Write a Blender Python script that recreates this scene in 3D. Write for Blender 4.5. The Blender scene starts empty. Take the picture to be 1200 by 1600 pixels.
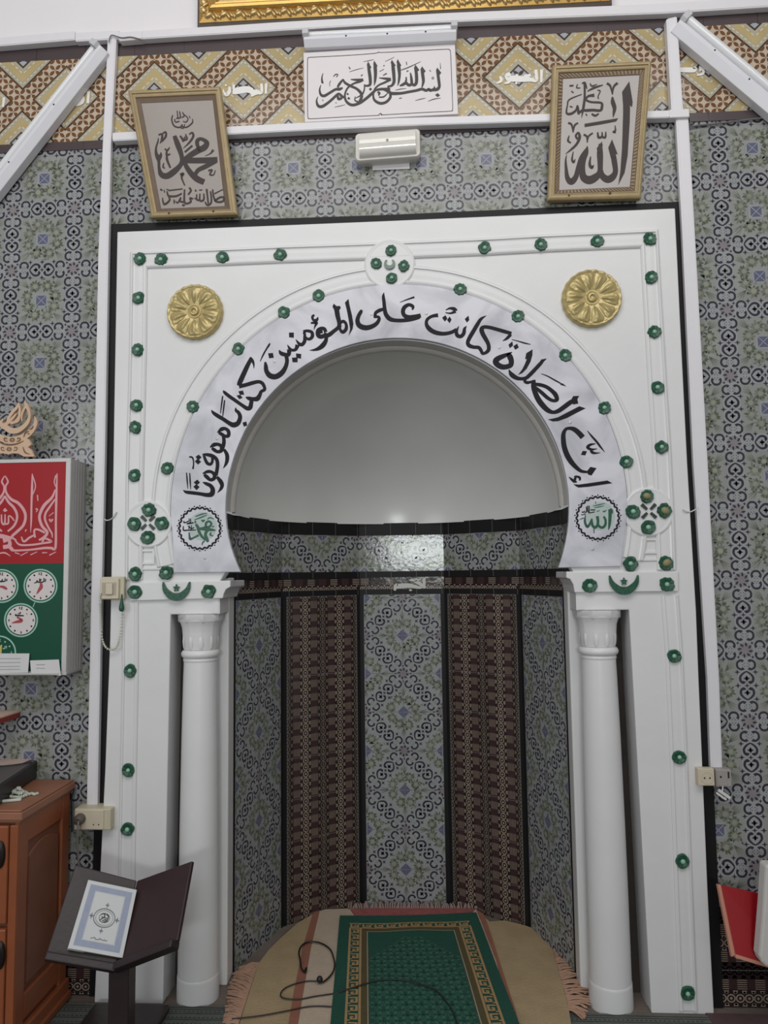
import bpy, bmesh, math, random
from mathutils import Vector, Matrix

random.seed(7)
C = bpy.context.scene.collection
sc = bpy.context.scene
PI = math.pi

# ------------------------------------------------------------------ camera
F, CX, CY = 1150.0, 600.0, 800.0            # focal length in pixels of the 1200x1600 frame
CAM = Vector((0.11, -2.65, 1.485))
YAW, PIT, ROL = -0.0545, 0.0836, -0.013
_fw = Vector((math.sin(YAW)*math.cos(PIT), math.cos(YAW)*math.cos(PIT), math.sin(PIT)))
_rt0 = Vector((math.cos(YAW), -math.sin(YAW), 0)); _up0 = _rt0.cross(_fw)
RT = math.cos(ROL)*_rt0 + math.sin(ROL)*_up0
UP = -math.sin(ROL)*_rt0 + math.cos(ROL)*_up0
FW = _fw
cd = bpy.data.cameras.new('camera'); cam = bpy.data.objects.new('camera', cd); C.objects.link(cam)
cd.sensor_fit = 'VERTICAL'; cd.sensor_height = 36.0; cd.sensor_width = 27.0
cd.lens = 36.0*F/1600.0; cd.clip_start = 0.02; cd.clip_end = 100
M = Matrix((RT, UP, -FW)).transposed().to_4x4(); M.translation = CAM
cam.matrix_world = M
sc.camera = cam

# ------------------------------------------------------------------ world, lights, exposure
sc.view_settings.view_transform = 'Standard'; sc.view_settings.look = 'None'
sc.view_settings.gamma = 1.0; sc.view_settings.use_curve_mapping = False
sc.view_settings.exposure = 0.0
w = bpy.data.worlds.new('world'); sc.world = w; w.use_nodes = True
bg = w.node_tree.nodes['Background']; bg.inputs[0].default_value = (0.96, 0.975, 1.0, 1); bg.inputs[1].default_value = 0.28

def area(name, loc, target, sx, sy, power, col=(1, 1, 1)):
    l = bpy.data.lights.new(name, 'AREA'); l.shape = 'RECTANGLE'; l.size = sx; l.size_y = sy
    l.energy = power; l.color = col
    o = bpy.data.objects.new(name, l); C.objects.link(o); o.location = loc
    o.rotation_euler = (Vector(target)-Vector(loc)).to_track_quat('-Z', 'Y').to_euler()
    return o
area('ceiling_lamp', (0.1, -2.9, 4.4), (0.0, 0.0, 2.4), 4.0, 1.6, 66, (1.0, 0.98, 0.96))
area('left_window_light', (-2.6, -4.2, 2.3), (0.2, 0.0, 1.2), 1.4, 1.6, 26, (0.94, 0.97, 1.0))
area('rear_window_light', (0.13, -6.5, 1.82), (0.05, 0.8, 1.62), 1.15, 0.42, 52, (0.93, 1.0, 0.98))

# ------------------------------------------------------------------ pixel -> place
def ray(u, v): return FW + (u-CX)/F*RT - (v-CY)/F*UP
def at(u, v, Y):
    d = ray(u, v); return CAM + d*((Y-CAM.y)/d.y)
def atz(u, v, Z):
    d = ray(u, v); return CAM + d*((Z-CAM.z)/d.z)
def onp(u, v, P, n):
    d = ray(u, v); return CAM + d*((P-CAM).dot(n)/d.dot(n))

# ------------------------------------------------------------------ materials
def lin(c):
    c = c/255.0
    return c/12.92 if c <= 0.04045 else ((c+0.055)/1.055)**2.4
MATS = {}
def mat(name, rgb, rough=0.5, metal=0.0, var=0.06, scale=30.0, bump=0.0, bscale=60.0, spec=0.5, coat=0.0):
    m = bpy.data.materials.new(name); m.use_nodes = True
    nt = m.node_tree; b = nt.nodes['Principled BSDF']
    col = [lin(x) for x in rgb]
    tc = nt.nodes.new('ShaderNodeTexCoord')
    if var > 0:
        n = nt.nodes.new('ShaderNodeTexNoise'); n.inputs['Scale'].default_value = scale; n.inputs['Detail'].default_value = 4
        nt.links.new(tc.outputs['Object'], n.inputs['Vector'])
        r = nt.nodes.new('ShaderNodeMix'); r.data_type = 'RGBA'
        r.inputs[6].default_value = (*[max(0, x*(1-var*2)) for x in col], 1)
        r.inputs[7].default_value = (*[min(1, x*(1+var*2)) for x in col], 1)
        nt.links.new(n.outputs['Fac'], r.inputs[0]); nt.links.new(r.outputs[2], b.inputs['Base Color'])
    else:
        b.inputs['Base Color'].default_value = (*col, 1)
    b.inputs['Roughness'].default_value = rough; b.inputs['Metallic'].default_value = metal
    b.inputs['Specular IOR Level'].default_value = spec
    b.inputs['Coat Weight'].default_value = coat; b.inputs['Coat Roughness'].default_value = 0.12
    if bump > 0:
        n2 = nt.nodes.new('ShaderNodeTexNoise'); n2.inputs['Scale'].default_value = bscale; n2.inputs['Detail'].default_value = 3
        nt.links.new(tc.outputs['Object'], n2.inputs['Vector'])
        bp = nt.nodes.new('ShaderNodeBump'); bp.inputs['Strength'].default_value = bump; bp.inputs['Distance'].default_value = 0.01
        nt.links.new(n2.outputs['Fac'], bp.inputs['Height']); nt.links.new(bp.outputs['Normal'], b.inputs['Normal'])
    MATS[name] = m
    return m

W_PAINT = mat('white_gloss_paint', (224, 223, 223), 0.32, var=0.025, scale=5, bump=0.12, bscale=14)
W_WALL = mat('white_wall_paint', (232, 228, 230), 0.6, var=0.02, scale=3, bump=0.05)
W_PLASTER = mat('dome_plaster', (226, 225, 222), 0.22, var=0.03, scale=4, bump=0.05, bscale=9)
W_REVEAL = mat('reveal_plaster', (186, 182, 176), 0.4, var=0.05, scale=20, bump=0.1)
W_PLASTIC = mat('white_plastic', (226, 223, 226), 0.35, var=0.015)
RECESS_DARK = mat('dark_recess', (62, 54, 50), 0.8, var=0.25, scale=12)  # dark grey-brown for the back of the column recesses
BLACK_TILE = mat('black_tile', (27, 25, 27), 0.5, var=0.1, scale=8, bump=0.03, spec=0.25)
BROWN_TRIM = mat('brown_trim_tile', (78, 66, 68), 0.25, var=0.12, scale=6)
INK = mat('black_paint', (26, 25, 31), 0.6, var=0.05, spec=0.25)
INK_SOFT = mat('grey_ink', (84, 80, 80), 0.6, var=0.05)
GREEN = mat('green_paint', (34, 84, 62), 0.35, var=0.15, scale=60, bump=0.15, bscale=90)
GREEN_PALE = mat('pale_green_bead', (150, 185, 165), 0.3, var=0.1, scale=60)
GREEN_WASH = mat('green_wash_on_marble', (178, 191, 187), 0.4, var=0.05)
GOLD_ROS = mat('gold_rosette_paint', (184, 166, 114), 0.3, metal=0.3, var=0.12, scale=25, bump=0.1)
OLD_GOLD = mat('tarnished_gold', (134, 128, 92), 0.45, metal=0.0, var=0.15)

def marble():
    m = bpy.data.materials.new('grey_veined_marble'); m.use_nodes = True; nt = m.node_tree; b = nt.nodes['Principled BSDF']
    tc = nt.nodes.new('ShaderNodeTexCoord')
    n = nt.nodes.new('ShaderNodeTexNoise'); n.inputs['Scale'].default_value = 5; n.inputs['Detail'].default_value = 8; n.inputs['Distortion'].default_value = 1.2
    nt.links.new(tc.outputs['Object'], n.inputs['Vector'])
    r = nt.nodes.new('ShaderNodeValToRGB')
    e = r.color_ramp.elements
    e[0].position = 0.30; e[0].color = (lin(180), lin(180), lin(188), 1)
    e[1].position = 0.62; e[1].color = (lin(220), lin(219), lin(226), 1)
    nt.links.new(n.outputs['Fac'], r.inputs[0]); nt.links.new(r.outputs[0], b.inputs['Base Color'])
    b.inputs['Roughness'].default_value = 0.3
    return m
MARBLE = marble()

# tile glazes
GLZ = dict(rough=0.12, bump=0.05, bscale=45, spec=0.32)
T_BASE = mat('tile_glaze_grey', (147, 148, 144), var=0.1, scale=9, **GLZ)
T_BAND = mat('tile_glaze_blue_grey', (153, 154, 155), var=0.08, scale=14, **GLZ)
T_LINE = mat('tile_glaze_indigo', (58, 56, 66), var=0.2, scale=16, **GLZ)
T_LEAF = mat('tile_glaze_leaf', (92, 98, 82), var=0.25, scale=18, **GLZ)
T_LEAF2 = mat('tile_glaze_soft_leaf', (122, 126, 116), var=0.2, scale=18, **GLZ)
T_FLOW = mat('tile_glaze_pale_yellow', (147, 147, 133), var=0.14, scale=12, **GLZ)
T_BLUE = mat('tile_glaze_blue', (98, 100, 122), var=0.1, scale=18, **GLZ)
T_LITE = mat('tile_glaze_pale', (166, 169, 176), var=0.06, scale=18, **GLZ)
T_PINK = mat('tile_glaze_mauve', (136, 130, 133), var=0.1, scale=18, **GLZ)
T_GROUT = mat('tile_grout', (168, 166, 164), 0.7, var=0.1)
T_GROUT2 = mat('dark_grout', (104, 102, 100), 0.7, var=0.1)
B_BASE = mat('brown_tile_glaze', (46, 35, 36), var=0.15, scale=14, **GLZ)
B_PLAIN = mat('brown_tile_square', (64, 46, 47), var=0.12, scale=14, **GLZ)
B_TAN = mat('brown_tile_tan', (150, 135, 121), var=0.16, scale=16, **GLZ)
F_BASE = mat('frieze_cream', (192, 175, 156), var=0.08, scale=14, **GLZ)
F_GREY = mat('frieze_greyish', (176, 168, 148), var=0.06, scale=10, **GLZ)
F_OCHRE = mat('frieze_ochre', (184, 165, 120), var=0.12, scale=7, **GLZ)
F_BROWN = mat('frieze_brown', (112, 78, 50), var=0.2, scale=14, **GLZ)
F_DARK = mat('frieze_dark_line', (74, 58, 48), var=0.15, scale=14, **GLZ)
F_DASH = mat('frieze_white_dash', (206, 198, 180), var=0.05, **GLZ)
F_WHITE = mat('white_lettering', (235, 232, 228), 0.35, var=0.02)

# ------------------------------------------------------------------ mesh builder and tags
def wloc(o):
    v = Vector((0, 0, 0))
    while o is not None: v += o.location; o = o.parent
    return v
class MB:
    def __init__(s): s.v = []; s.f = []; s.m = []; s.sm = []
    def face(s, pts, m=0, smooth=False):
        b = len(s.v); s.v.extend([tuple(p) for p in pts]); s.f.append(tuple(range(b, b+len(pts)))); s.m.append(m); s.sm.append(smooth)
    def grid(s, rows, m=0, smooth=True, closed=False):
        b = len(s.v); n = len(rows[0])
        for r in rows: s.v.extend([tuple(p) for p in r])
        for i in range(len(rows)-1):
            for j in range(n if closed else n-1):
                k = (j+1) % n
                s.f.append((b+i*n+j, b+i*n+k, b+(i+1)*n+k, b+(i+1)*n+j)); s.m.append(m); s.sm.append(smooth)
    def box(s, lo, hi, m=0):
        x0, y0, z0 = lo; x1, y1, z1 = hi
        c = [(x0,y0,z0),(x1,y0,z0),(x1,y1,z0),(x0,y1,z0),(x0,y0,z1),(x1,y0,z1),(x1,y1,z1),(x0,y1,z1)]
        s.hexa(c, m)
    def hexa(s, c, m=0):
        b = len(s.v); s.v.extend([tuple(p) for p in c])
        for f in ((0,3,2,1),(4,5,6,7),(0,1,5,4),(1,2,6,5),(2,3,7,6),(3,0,4,7)):
            s.f.append(tuple(b+i for i in f)); s.m.append(m); s.sm.append(False)
    def prism(s, front, back, m=0, caps=True):
        n = len(front)
        if caps: s.face(front, m); s.face(list(reversed(back)), m)
        for i in range(n):
            j = (i+1) % n; s.face([front[i], back[i], back[j], front[j]], m)
    def tube(s, pts, r, seg=10, m=0, caps=True):
        pts = [Vector(p) for p in pts]; rows = []
        rs = r if isinstance(r, (list, tuple)) else [r]*len(pts)
        ref = None
        for i, p in enumerate(pts):
            t = (pts[min(i+1, len(pts)-1)]-pts[max(i-1, 0)])
            if t.length < 1e-9: t = Vector((0, 0, 1))
            t.normalize()
            if ref is None: ref = Vector((0, 0, 1)) if abs(t.z) < 0.9 else Vector((1, 0, 0))
            a = t.cross(ref); a.normalize(); b2 = t.cross(a); ref = -b2 if b2.dot(ref) < 0 else b2
            rows.append([p+rs[i]*(math.cos(2*PI*k/seg)*a+math.sin(2*PI*k/seg)*b2) for k in range(seg)])
        s.grid(rows, m, True, True)
        if caps: s.face(rows[0], m); s.face(rows[-1], m)
    def lathe(s, prof, c, seg=40, m=0, mod=None):
        rows = []
        for (r, z) in prof:
            rows.append([(c[0]+(r*(mod(2*PI*k/seg, z) if mod else 1))*math.cos(2*PI*k/seg), c[1]+(r*(mod(2*PI*k/seg, z) if mod else 1))*math.sin(2*PI*k/seg), z) for k in range(seg)])
        s.grid(rows, m, True, True); s.face(rows[0], m); s.face(rows[-1], m)
    def build(s, name, mats, parent=None, bevel=0, weld=True):
        me = bpy.data.meshes.new(name); o = bpy.data.objects.new(name, me); C.objects.link(o)
        off = Vector((0, 0, 0))
        if parent is not None: o.parent = parent; off = wloc(parent)
        me.from_pydata([(x-off.x, y-off.y, z-off.z) for x, y, z in s.v], [], s.f)
        if not isinstance(mats, (list, tuple)): mats = [mats]
        for m in mats: me.materials.append(m)
        me.polygons.foreach_set('material_index', s.m); me.polygons.foreach_set('use_smooth', s.sm)
        if weld:
            bm = bmesh.new(); bm.from_mesh(me); bmesh.ops.remove_doubles(bm, verts=bm.verts, dist=1e-5)
            bmesh.ops.recalc_face_normals(bm, faces=bm.faces); bm.to_mesh(me); bm.free()
        if any(s.sm): me.set_sharp_from_angle(angle=0.75)
        if bevel:
            md = o.modifiers.new('bevel', 'BEVEL'); md.width = bevel; md.segments = 2; md.limit_method = 'ANGLE'; md.angle_limit = 0.7
        me.update(); return o

def tag(o, label=None, cat=None, group=None, kind=None):
    if label: o['label'] = label
    if cat: o['category'] = cat
    if group: o['group'] = group
    if kind: o['kind'] = kind
    return o
def thing(name, label, cat, loc=(0, 0, 0), group=None):
    o = bpy.data.objects.new(name, None); C.objects.link(o); o.location = loc; o.empty_display_size = 0.05
    return tag(o, label, cat, group)

# ------------------------------------------------------------------ 2-D strokes and polygons
def smooth_path(p, k=5):
    if len(p) < 3: return [tuple(q) for q in p]
    out = []; n = len(p)
    for i in range(n-1):
        a, b, c, d = p[max(i-1, 0)], p[i], p[i+1], p[min(i+2, n-1)]
        for j in range(k):
            t = j/k
            out.append(tuple(0.5*((2*b[q])+(-a[q]+c[q])*t+(2*a[q]-5*b[q]+4*c[q]-d[q])*t*t+(-a[q]+3*b[q]-3*c[q]+d[q])*t**3) for q in range(len(b))))
    out.append(tuple(p[-1])); return out
def ribbon(p, k=5, minw=0.0):
    q = smooth_path(p, k); L = []; R = []
    for i, a in enumerate(q):
        b, c = q[max(i-1, 0)], q[min(i+1, len(q)-1)]
        dx, dy = c[0]-b[0], c[1]-b[1]; l = math.hypot(dx, dy) or 1
        h = max(a[2], minw)/2; L.append((a[0]-dy/l*h, a[1]+dx/l*h)); R.append((a[0]+dy/l*h, a[1]-dx/l*h))
    return L, R
def write(mb, strokes, polys, f, h=0.0009, m=0, k=5, minw=0.0):
    """f(x, y, height) -> point; strokes are (x, y, width) lists, polys are outlines"""
    for st in strokes:
        h += 2.5e-5
        L, R = ribbon(st, k, minw); n = len(L)
        top = [[f(*L[i], h) for i in range(n)], [f(*R[i], h) for i in range(n)]]
        mb.grid(top, m, False)
        for side in (L, R): mb.grid([[f(*a, 0) for a in side], [f(*a, h) for a in side]], m, False)
        for e in (0, -1): mb.face([f(*L[e], 0), f(*R[e], 0), f(*R[e], h), f(*L[e], h)], m)
    for po in polys:
        h += 2.5e-5
        mb.face([f(x, y, h) for x, y in po], m)
        for i in range(len(po)):
            a, b = po[i], po[(i+1) % len(po)]
            mb.face([f(*a, 0), f(*b, 0), f(*b, h), f(*a, h)], m)
def disc(cx, cy, r, n=10, ph=0): return [(cx+r*math.cos(ph+2*PI*i/n), cy+r*math.sin(ph+2*PI*i/n)) for i in range(n)]
def crop(ox, oy, s, g):      # strokes traced in an enlarged detail
    return lambda x, y, h: g(ox+x/s, oy+y/s, h)
def clip(poly, x0, y0, x1, y1):
    def half(p, ins, cut):
        o = []
        for i in range(len(p)):
            a, b = p[i-1], p[i]
            ia, ib = ins(a), ins(b)
            if ib:
                if not ia: o.append(cut(a, b))
                o.append(b)
            elif ia: o.append(cut(a, b))
        return o
    def cx(c): return lambda a, b: (c, a[1]+(b[1]-a[1])*(c-a[0])/(b[0]-a[0]))
    def cy(c): return lambda a, b: (a[0]+(b[0]-a[0])*(c-a[1])/(b[1]-a[1]), c)
    for ins, cut in ((lambda p: p[0] >= x0, cx(x0)), (lambda p: p[0] <= x1, cx(x1)), (lambda p: p[1] >= y0, cy(y0)), (lambda p: p[1] <= y1, cy(y1))):
        if not poly: return []
        poly = half(poly, ins, cut)
    return poly if len(poly) > 2 else []
def filled(outer, holes, Y0, Y1, mb, m=0, f=None):
    """plate with holes: outlines are (x, z) points, front at Y0 and sides back to Y1"""
    bm = bmesh.new(); es = []
    for lp in [outer]+holes:
        vs = [bm.verts.new((x, 0, z)) for x, z in lp]
        es += [bm.edges.new((vs[i], vs[(i+1) % len(vs)])) for i in range(len(vs))]
    bmesh.ops.triangle_fill(bm, use_beauty=True, edges=es)
    g = f or (lambda x, z, Y: (x, Y, z))
    for fc in bm.faces: mb.face([g(v.co.x, v.co.z, Y0) for v in fc.verts], m)
    bm.free()
    for lp in [outer]+holes:
        for i in range(len(lp)):
            a, b = lp[i], lp[(i+1) % len(lp)]
            mb.face([g(*a, Y0), g(*b, Y0), g(*b, Y1), g(*a, Y1)], m)

# ------------------------------------------------------------------ painted tile patterns (unit cells)
YW = 0.045                                   # face of the tiled wall; the white surround stands at Y = 0
def quads2(st, k=3):
    L, R = ribbon(st, k); return [[L[i], L[i+1], R[i+1], R[i]] for i in range(len(L)-1)]
def star4(x, y, r, q=0.36):
    return [(x+(r if i % 2 == 0 else r*q)*math.cos(i*PI/4), y+(r if i % 2 == 0 else r*q)*math.sin(i*PI/4)) for i in range(8)]
def leaf(x, y, a, l, w):
    c, s = math.cos(a), math.sin(a)
    return [(x+t*l*c-o*w*s, y+t*l*s+o*w*c) for t, o in ((0, 0), (0.3, 0.5), (0.65, 0.42), (1, 0), (0.65, -0.42), (0.3, -0.5))]
TM = [T_BASE, T_BAND, T_LINE, T_LEAF, T_LEAF2, T_FLOW, T_BLUE, T_LITE, T_PINK, T_GROUT, BLACK_TILE, B_BASE, B_PLAIN, B_TAN, T_GROUT2]
def scroll_strip():
    P = []
    def add(m, pl): P.append((m, 2, pl))
    add(2, star4(0, 0, 0.036))
    for sy in (1, -1):
        for sx in (1, -1):
            for q in quads2([(0, .2*sy, .018), (sx*.045, .168*sy, .026), (sx*.08, .118*sy, .030), (sx*.074, .062*sy, .032), (sx*.044, .038*sy, .034), (sx*.032, .062*sy, .042)]): add(2, q)
            for q in quads2([(sx*.03, .245*sy, .042), (sx*.06, .228*sy, .032), (sx*.1, .25*sy, .028), (sx*.112, .292*sy, .028), (sx*.1, .335*sy, .028), (sx*.06, .356*sy, .032), (sx*.034, .338*sy, .042)]): add(2, q)
            add(2, star4(sx*.112, .19*sy, .038))
            for t in (-1, 1): add(2, disc(sx*.02, (.292+t*.022)*sy, .007, 5))
            add(2, disc(sx*.04, .292*sy, .007, 5))
        add(2, star4(0, .1*sy, .042, .55)); add(2, leaf(0, .07*sy, PI/2*sy, .07, .026))
    for sx in (1, -1): add(2, star4(sx*.112, 0, .040))
    return P
STRIP = [(m, l, [(x*1.12, y) for x, y in pl]) for m, l, pl in scroll_strip()]
def wall_cell(rng):
    """one repeat: floral square in the middle, scroll strips on the right and top edges"""
    P = [(1, 1, [(.37, -.5), (.63, -.5), (.63, .5), (.37, .5)]), (1, 1, [(-.5, .37), (.5, .37), (.5, .63), (-.5, .63)])]
    P[1] = (1, 1.25, P[1][2])
    fade = rng.random()
    for m, l, pl in STRIP:
        P.append((m, l, [(x+.5, y) for x, y in pl])); P.append((m, l, [(y, x+.5) for x, y in pl]))
    P.append((8, 1.5, disc(.5, .5, .105, 12)))
    for i in range(8):
        a = i*PI/4+PI/8; P.append((2, 2, leaf(.5+.05*math.cos(a), .5+.05*math.sin(a), a+.5, .07, .03)))
    for sx in (1, -1):
        for sy in (1, -1):
            P.append((2, 2, star4(.5+sx*.1, .5+sy*.1, .03)))
            for t in range(4):                       # soft rays into the corners
                a = math.atan2(sy, sx)+(t-1.5)*.22; P.append((4, 1.5, leaf(sx*.2, sy*.2, a, .2-.02*abs(t-1.5), .018)))
    P.append((1, 1.3, [(-.11, -.08), (-.11, .08), (-.08, .11), (.08, .11), (.11, .08), (.11, -.08), (.08, -.11), (-.08, -.11)]))
    P.append((6, 2, [(-.08, -.08), (.08, -.08), (.08, .08), (-.08, .08)]))
    for s in (1, -1):
        for q in quads2([(-.078, -.078*s, .008), (.078, .078*s, .008)]): P.append((7, 2.6, q))
    for i in range(8):
        a = i*PI/4+PI/8+rng.uniform(-.07, .07); q = .24+rng.uniform(-.015, .02); cx, cy = q*math.cos(a), q*math.sin(a)
        P.append((4, 1.2, [(cx+r*math.cos(t*PI/7), cy+r*math.sin(t*PI/7)) for t, r in ((t, rng.uniform(.05, .1)) for t in range(14))]))
        n = rng.choice((9, 10, 11))
        for j in range(n):
            b = a+j*2*PI/n+rng.uniform(-.15, .15); r0 = .045
            P.append((3 if rng.random() < .6 else 4, 2, leaf(cx+r0*math.cos(b)*.9, cy+r0*math.sin(b)*.9, b, rng.uniform(.045, .078), rng.uniform(.024, .036))))
        k = rng.choice((7, 8, 9)); w0 = rng.uniform(.044, .056)
        P.append((5, 2.3, [(cx+r*math.cos(t*PI/k), cy+r*math.sin(t*PI/k)) for t, r in ((t, w0*rng.uniform(.9, 1.1) if t % 2 else w0*.6) for t in range(2*k))]))
    for i in range(34):
        a = rng.random()*2*PI; q = rng.uniform(.13, .36); P.append((3 if rng.random() < .3 else 4, 2.1, leaf(q*math.cos(a), q*math.sin(a), rng.random()*6.3, rng.uniform(.045, .08), .03)))
    return P
CELLS = [wall_cell(random.Random(i)) for i in range(7)]
def stamp(mb, cells, org, per, ang, rect, f, skip=None):
    """lay the repeat over rect (x0, z0, x1, z1); f(x, z, lift) -> point"""
    x0, y0, x1, y1 = rect; ca, sa = math.cos(ang)*per, math.sin(ang)*per
    R = int(max(x1-x0, y1-y0)/per*1.6)+3
    mx, my = (x0+x1)/2-org[0], (y0+y1)/2-org[1]
    ci, cj = round((mx*ca+my*sa)/per/per), round((-mx*sa+my*ca)/per/per)
    for i in range(ci-R, ci+R+1):
        for j in range(cj-R, cj+R+1):
            X, Y = org[0]+i*ca-j*sa, org[1]+i*sa+j*ca
            if X < x0-per*1.3 or X > x1+per*1.3 or Y < y0-per*1.3 or Y > y1+per*1.3: continue
            if skip and skip(X, Y): continue
            cell = cells[(i*7+j*3) % len(cells)]
            for m, l, pl in cell:
                q = clip([(X+x*ca-y*sa, Y+x*sa+y*ca) for x, y in pl], x0, y0, x1, y1)
                if q: mb.face([f(a, b, l*0.0004) for a, b in q], m)
def brown_cell():
    """brown glazed tile, one unit square: striped squares between chains of rings"""
    P = [(12, 1, [(x, y) for x, y in ((c-.09, 0), (c+.09, 0), (c+.09, 1), (c-.09, 1))]) for c in (.25, .75)]
    for c in (.25, .75):
        for k in range(3):
            y0 = (k+.12)/3
            for j in range(5):
                x = c-.078+j*.039; P.append((13, 1.6, [(x-.0065, y0), (x+.0065, y0), (x+.0065, y0+.18), (x-.0065, y0+.18)]))
    for c in (0, .5, 1):
        for k in range(6):
            y = (k+.5)/6
            for i in range(10):
                a0, a1 = 2*PI*i/10, 2*PI*(i+1)/10
                P.append((13, 1.4, [(c+r*math.cos(a), y+r*1.05*math.sin(a)) for r, a in ((.080, a0), (.080, a1), (.056, a1), (.056, a0))]))
            P.append((13, 1.6, star4(c, y, .032, .7)))
            for sx in (1, -1):
                P.append((13, 1.5, [(c+sx*.1, y+.083-.045), (c+sx*.078, y+.083), (c+sx*.1, y+.083+.045), (c+sx*.128, y+.083)]))
                P.append((13, 1.5, [(c+sx*.085, y+.075), (c+sx*.14, y+.03), (c+sx*.14, y+.136), (c+sx*.085, y+.09)]))
    for a in ([(0, 0), (1, 0), (1, .012), (0, .012)], [(0, 0), (.012, 0), (.012, 1), (0, 1)]): P.append((14, 2.2, a))
    return P
BROWN = brown_cell()
def stamp_brown(mb, org, per, rect, f, rot=False):
    x0, y0, x1, y1 = rect
    for i in range(int((x0-org[0])/per)-1, int((x1-org[0])/per)+2):
        for j in range(int((y0-org[1])/per)-1, int((y1-org[1])/per)+2):
            for m, l, pl in BROWN:
                q = clip([(org[0]+(i+(y if rot else x))*per, org[1]+(j+(x if rot else y))*per) for x, y in pl], x0, y0, x1, y1)
                if q: mb.face([f(a, b, l*0.0004) for a, b in q], m)

# ================================================================== the setting
ZF = 3.376
# floor
mb = MB(); mb.box((-3.2, -4.6, -0.06), (3.2, 0.95, 0.0)); tag(mb.build('floor', mat('floor_concrete', (120, 108, 100), 0.8, var=0.12, scale=8, bump=0.2)), kind='structure')

# back wall: plaster above, tiled below, with the opening of the niche
mb = MB(); TW = TM + [W_WALL]; iw = len(TM)
g = lambda x, z, l: (x, YW-l, z)
cut = [(-0.92, 0.0), (-0.92, 2.62), (0.92, 2.62), (0.92, 0.0)]
wo = [(-2.6, 0), (-0.92, 0), (-0.92, 2.62), (0.92, 2.62), (0.92, 0), (2.6, 0), (2.6, 3.6), (-2.6, 3.6)]
mb.face([(-2.6, YW, 0), (-0.92, YW, 0), (-0.92, YW, 2.62), (-2.6, YW, 2.62)], 0)
mb.face([(0.92, YW, 0), (2.6, YW, 0), (2.6, YW, 2.62), (0.92, YW, 2.62)], 0)
mb.face([(-2.6, YW, 2.62), (2.6, YW, 2.62), (2.6, YW, 3.6), (-2.6, YW, 3.6)], 0)
mb.box((-2.6, YW, 3.59), (2.6, YW+0.1, 4.6), iw)
PW = 0.2465
for r in ((-2.1, 0.33, -1.0, 3.19), (1.0, 0.33, 2.1, 3.19), (-1.0, 2.80, 1.0, 3.19)):
    stamp(mb, CELLS, (PW*0.5, 2.679+PW*0.5), PW, 0, r, g)
for rx in ((-2.1, -1.0), (1.0, 2.1)):
    stamp_brown(mb, (0, 0.30-0.18*2), 0.18, (rx[0], 0.0, rx[1], 0.30), g, True)
    mb.face([(rx[0], YW-0.0008, 0.30), (rx[1], YW-0.0008, 0.30), (rx[1], YW-0.0008, 0.33), (rx[0], YW-0.0008, 0.33)], 10)
    mb.face([(rx[0], YW-0.0002, 0.0), (rx[1], YW-0.0002, 0.0), (rx[1], YW-0.0002, 0.30), (rx[0], YW-0.0002, 0.30)], 11)
# grout lines of the grey tiles (half a repeat apart on the diagonal joints that show)
rg = random.Random(3)
for i in range(-7, 8):
    for j in range(-1, 15):
        X, Z = i*PW, 2.679-0.5*PW+PW*0.5-(j-2)*PW
        if Z < 0.5 or Z > 3.15 or (abs(X) < 1.1 and Z < 2.82): continue
        if rg.random() < 0.5:
            s = rg.choice((1, -1)); l = rg.uniform(.3, .85)*PW
            mb.face([g(X+.03, Z+s*.03, .0012), (X+.03+l*.62, YW-.0012, Z+s*(.03+l*.62)), (X+.0325+l*.62, YW-.0012, Z+s*(.03+l*.62)), (X+.0325, YW-.0012, Z+s*.03)], 9)
wall = tag(mb.build('wall_back', TW, weld=False), kind='structure')

# frieze of ochre diamonds
mb = MB(); FP = 0.355; FX = 0.5; z0, z1 = 3.194, 3.538; x0, x1 = -2.2, 2.2
FM = [F_BASE, F_GREY, F_OCHRE, F_BROWN, F_DARK, F_DASH, T_LITE]
YF = YW-0.003
fg = lambda x, z, l: (x, YF-l*0.0004, z)
mb.prism([(x0, YF, z0), (x1, YF, z0), (x1, YF, z1), (x0, YF, z1)], [(x0, YW, z0), (x1, YW, z0), (x1, YW, z1), (x0, YW, z1)], 0)
def fz(pl, l, m):
    q = clip(pl, x0, z0, x1, z1)
    if q: mb.face([fg(a, b, l) for a, b in q], m)
def dia(cx, cz, r): return [(cx+r, cz), (cx, cz+r), (cx-r, cz), (cx, cz-r)]
cent = []
for i in range(-8, 8):
    cent += [(FX+i*FP, ZF), (FX+(i+.5)*FP, ZF+FP/2), (FX+(i+.5)*FP, ZF-FP/2)]
rf = random.Random(5)
for cx, cz in cent:
    fz(dia(cx, cz, .137), 1, 4); fz(dia(cx, cz, .127), 2, 1); fz(dia(cx, cz, .103), 3, 2); fz(dia(cx, cz, .062), 4, 1); fz(dia(cx, cz, .046), 5, 4)
    fz(dia(cx, cz, .037), 6, 6)
    for k in range(4): fz(leaf(cx, cz, PI/4+k*PI/2, .03, .014), 7, 4)
    for r, n in ((.114, 8), (.068, 4)):
        for s in range(4):
            a, b = dia(cx, cz, r)[s], dia(cx, cz, r)[(s+1) % 4]
            ux, uz = (b[0]-a[0])/n, (b[1]-a[1])/n; L = math.hypot(ux, uz); nx, nz = -uz/L*.0028, ux/L*.0028
            for k in range(n):
                p = (a[0]+ux*(k+.2), a[1]+uz*(k+.2)); q = (a[0]+ux*(k+.75), a[1]+uz*(k+.75))
                fz([(p[0]-nx, p[1]-nz), (q[0]-nx, q[1]-nz), (q[0]+nx, q[1]+nz), (p[0]+nx, p[1]+nz)], 4.5, 5)
qp = FP/15.0
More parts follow.
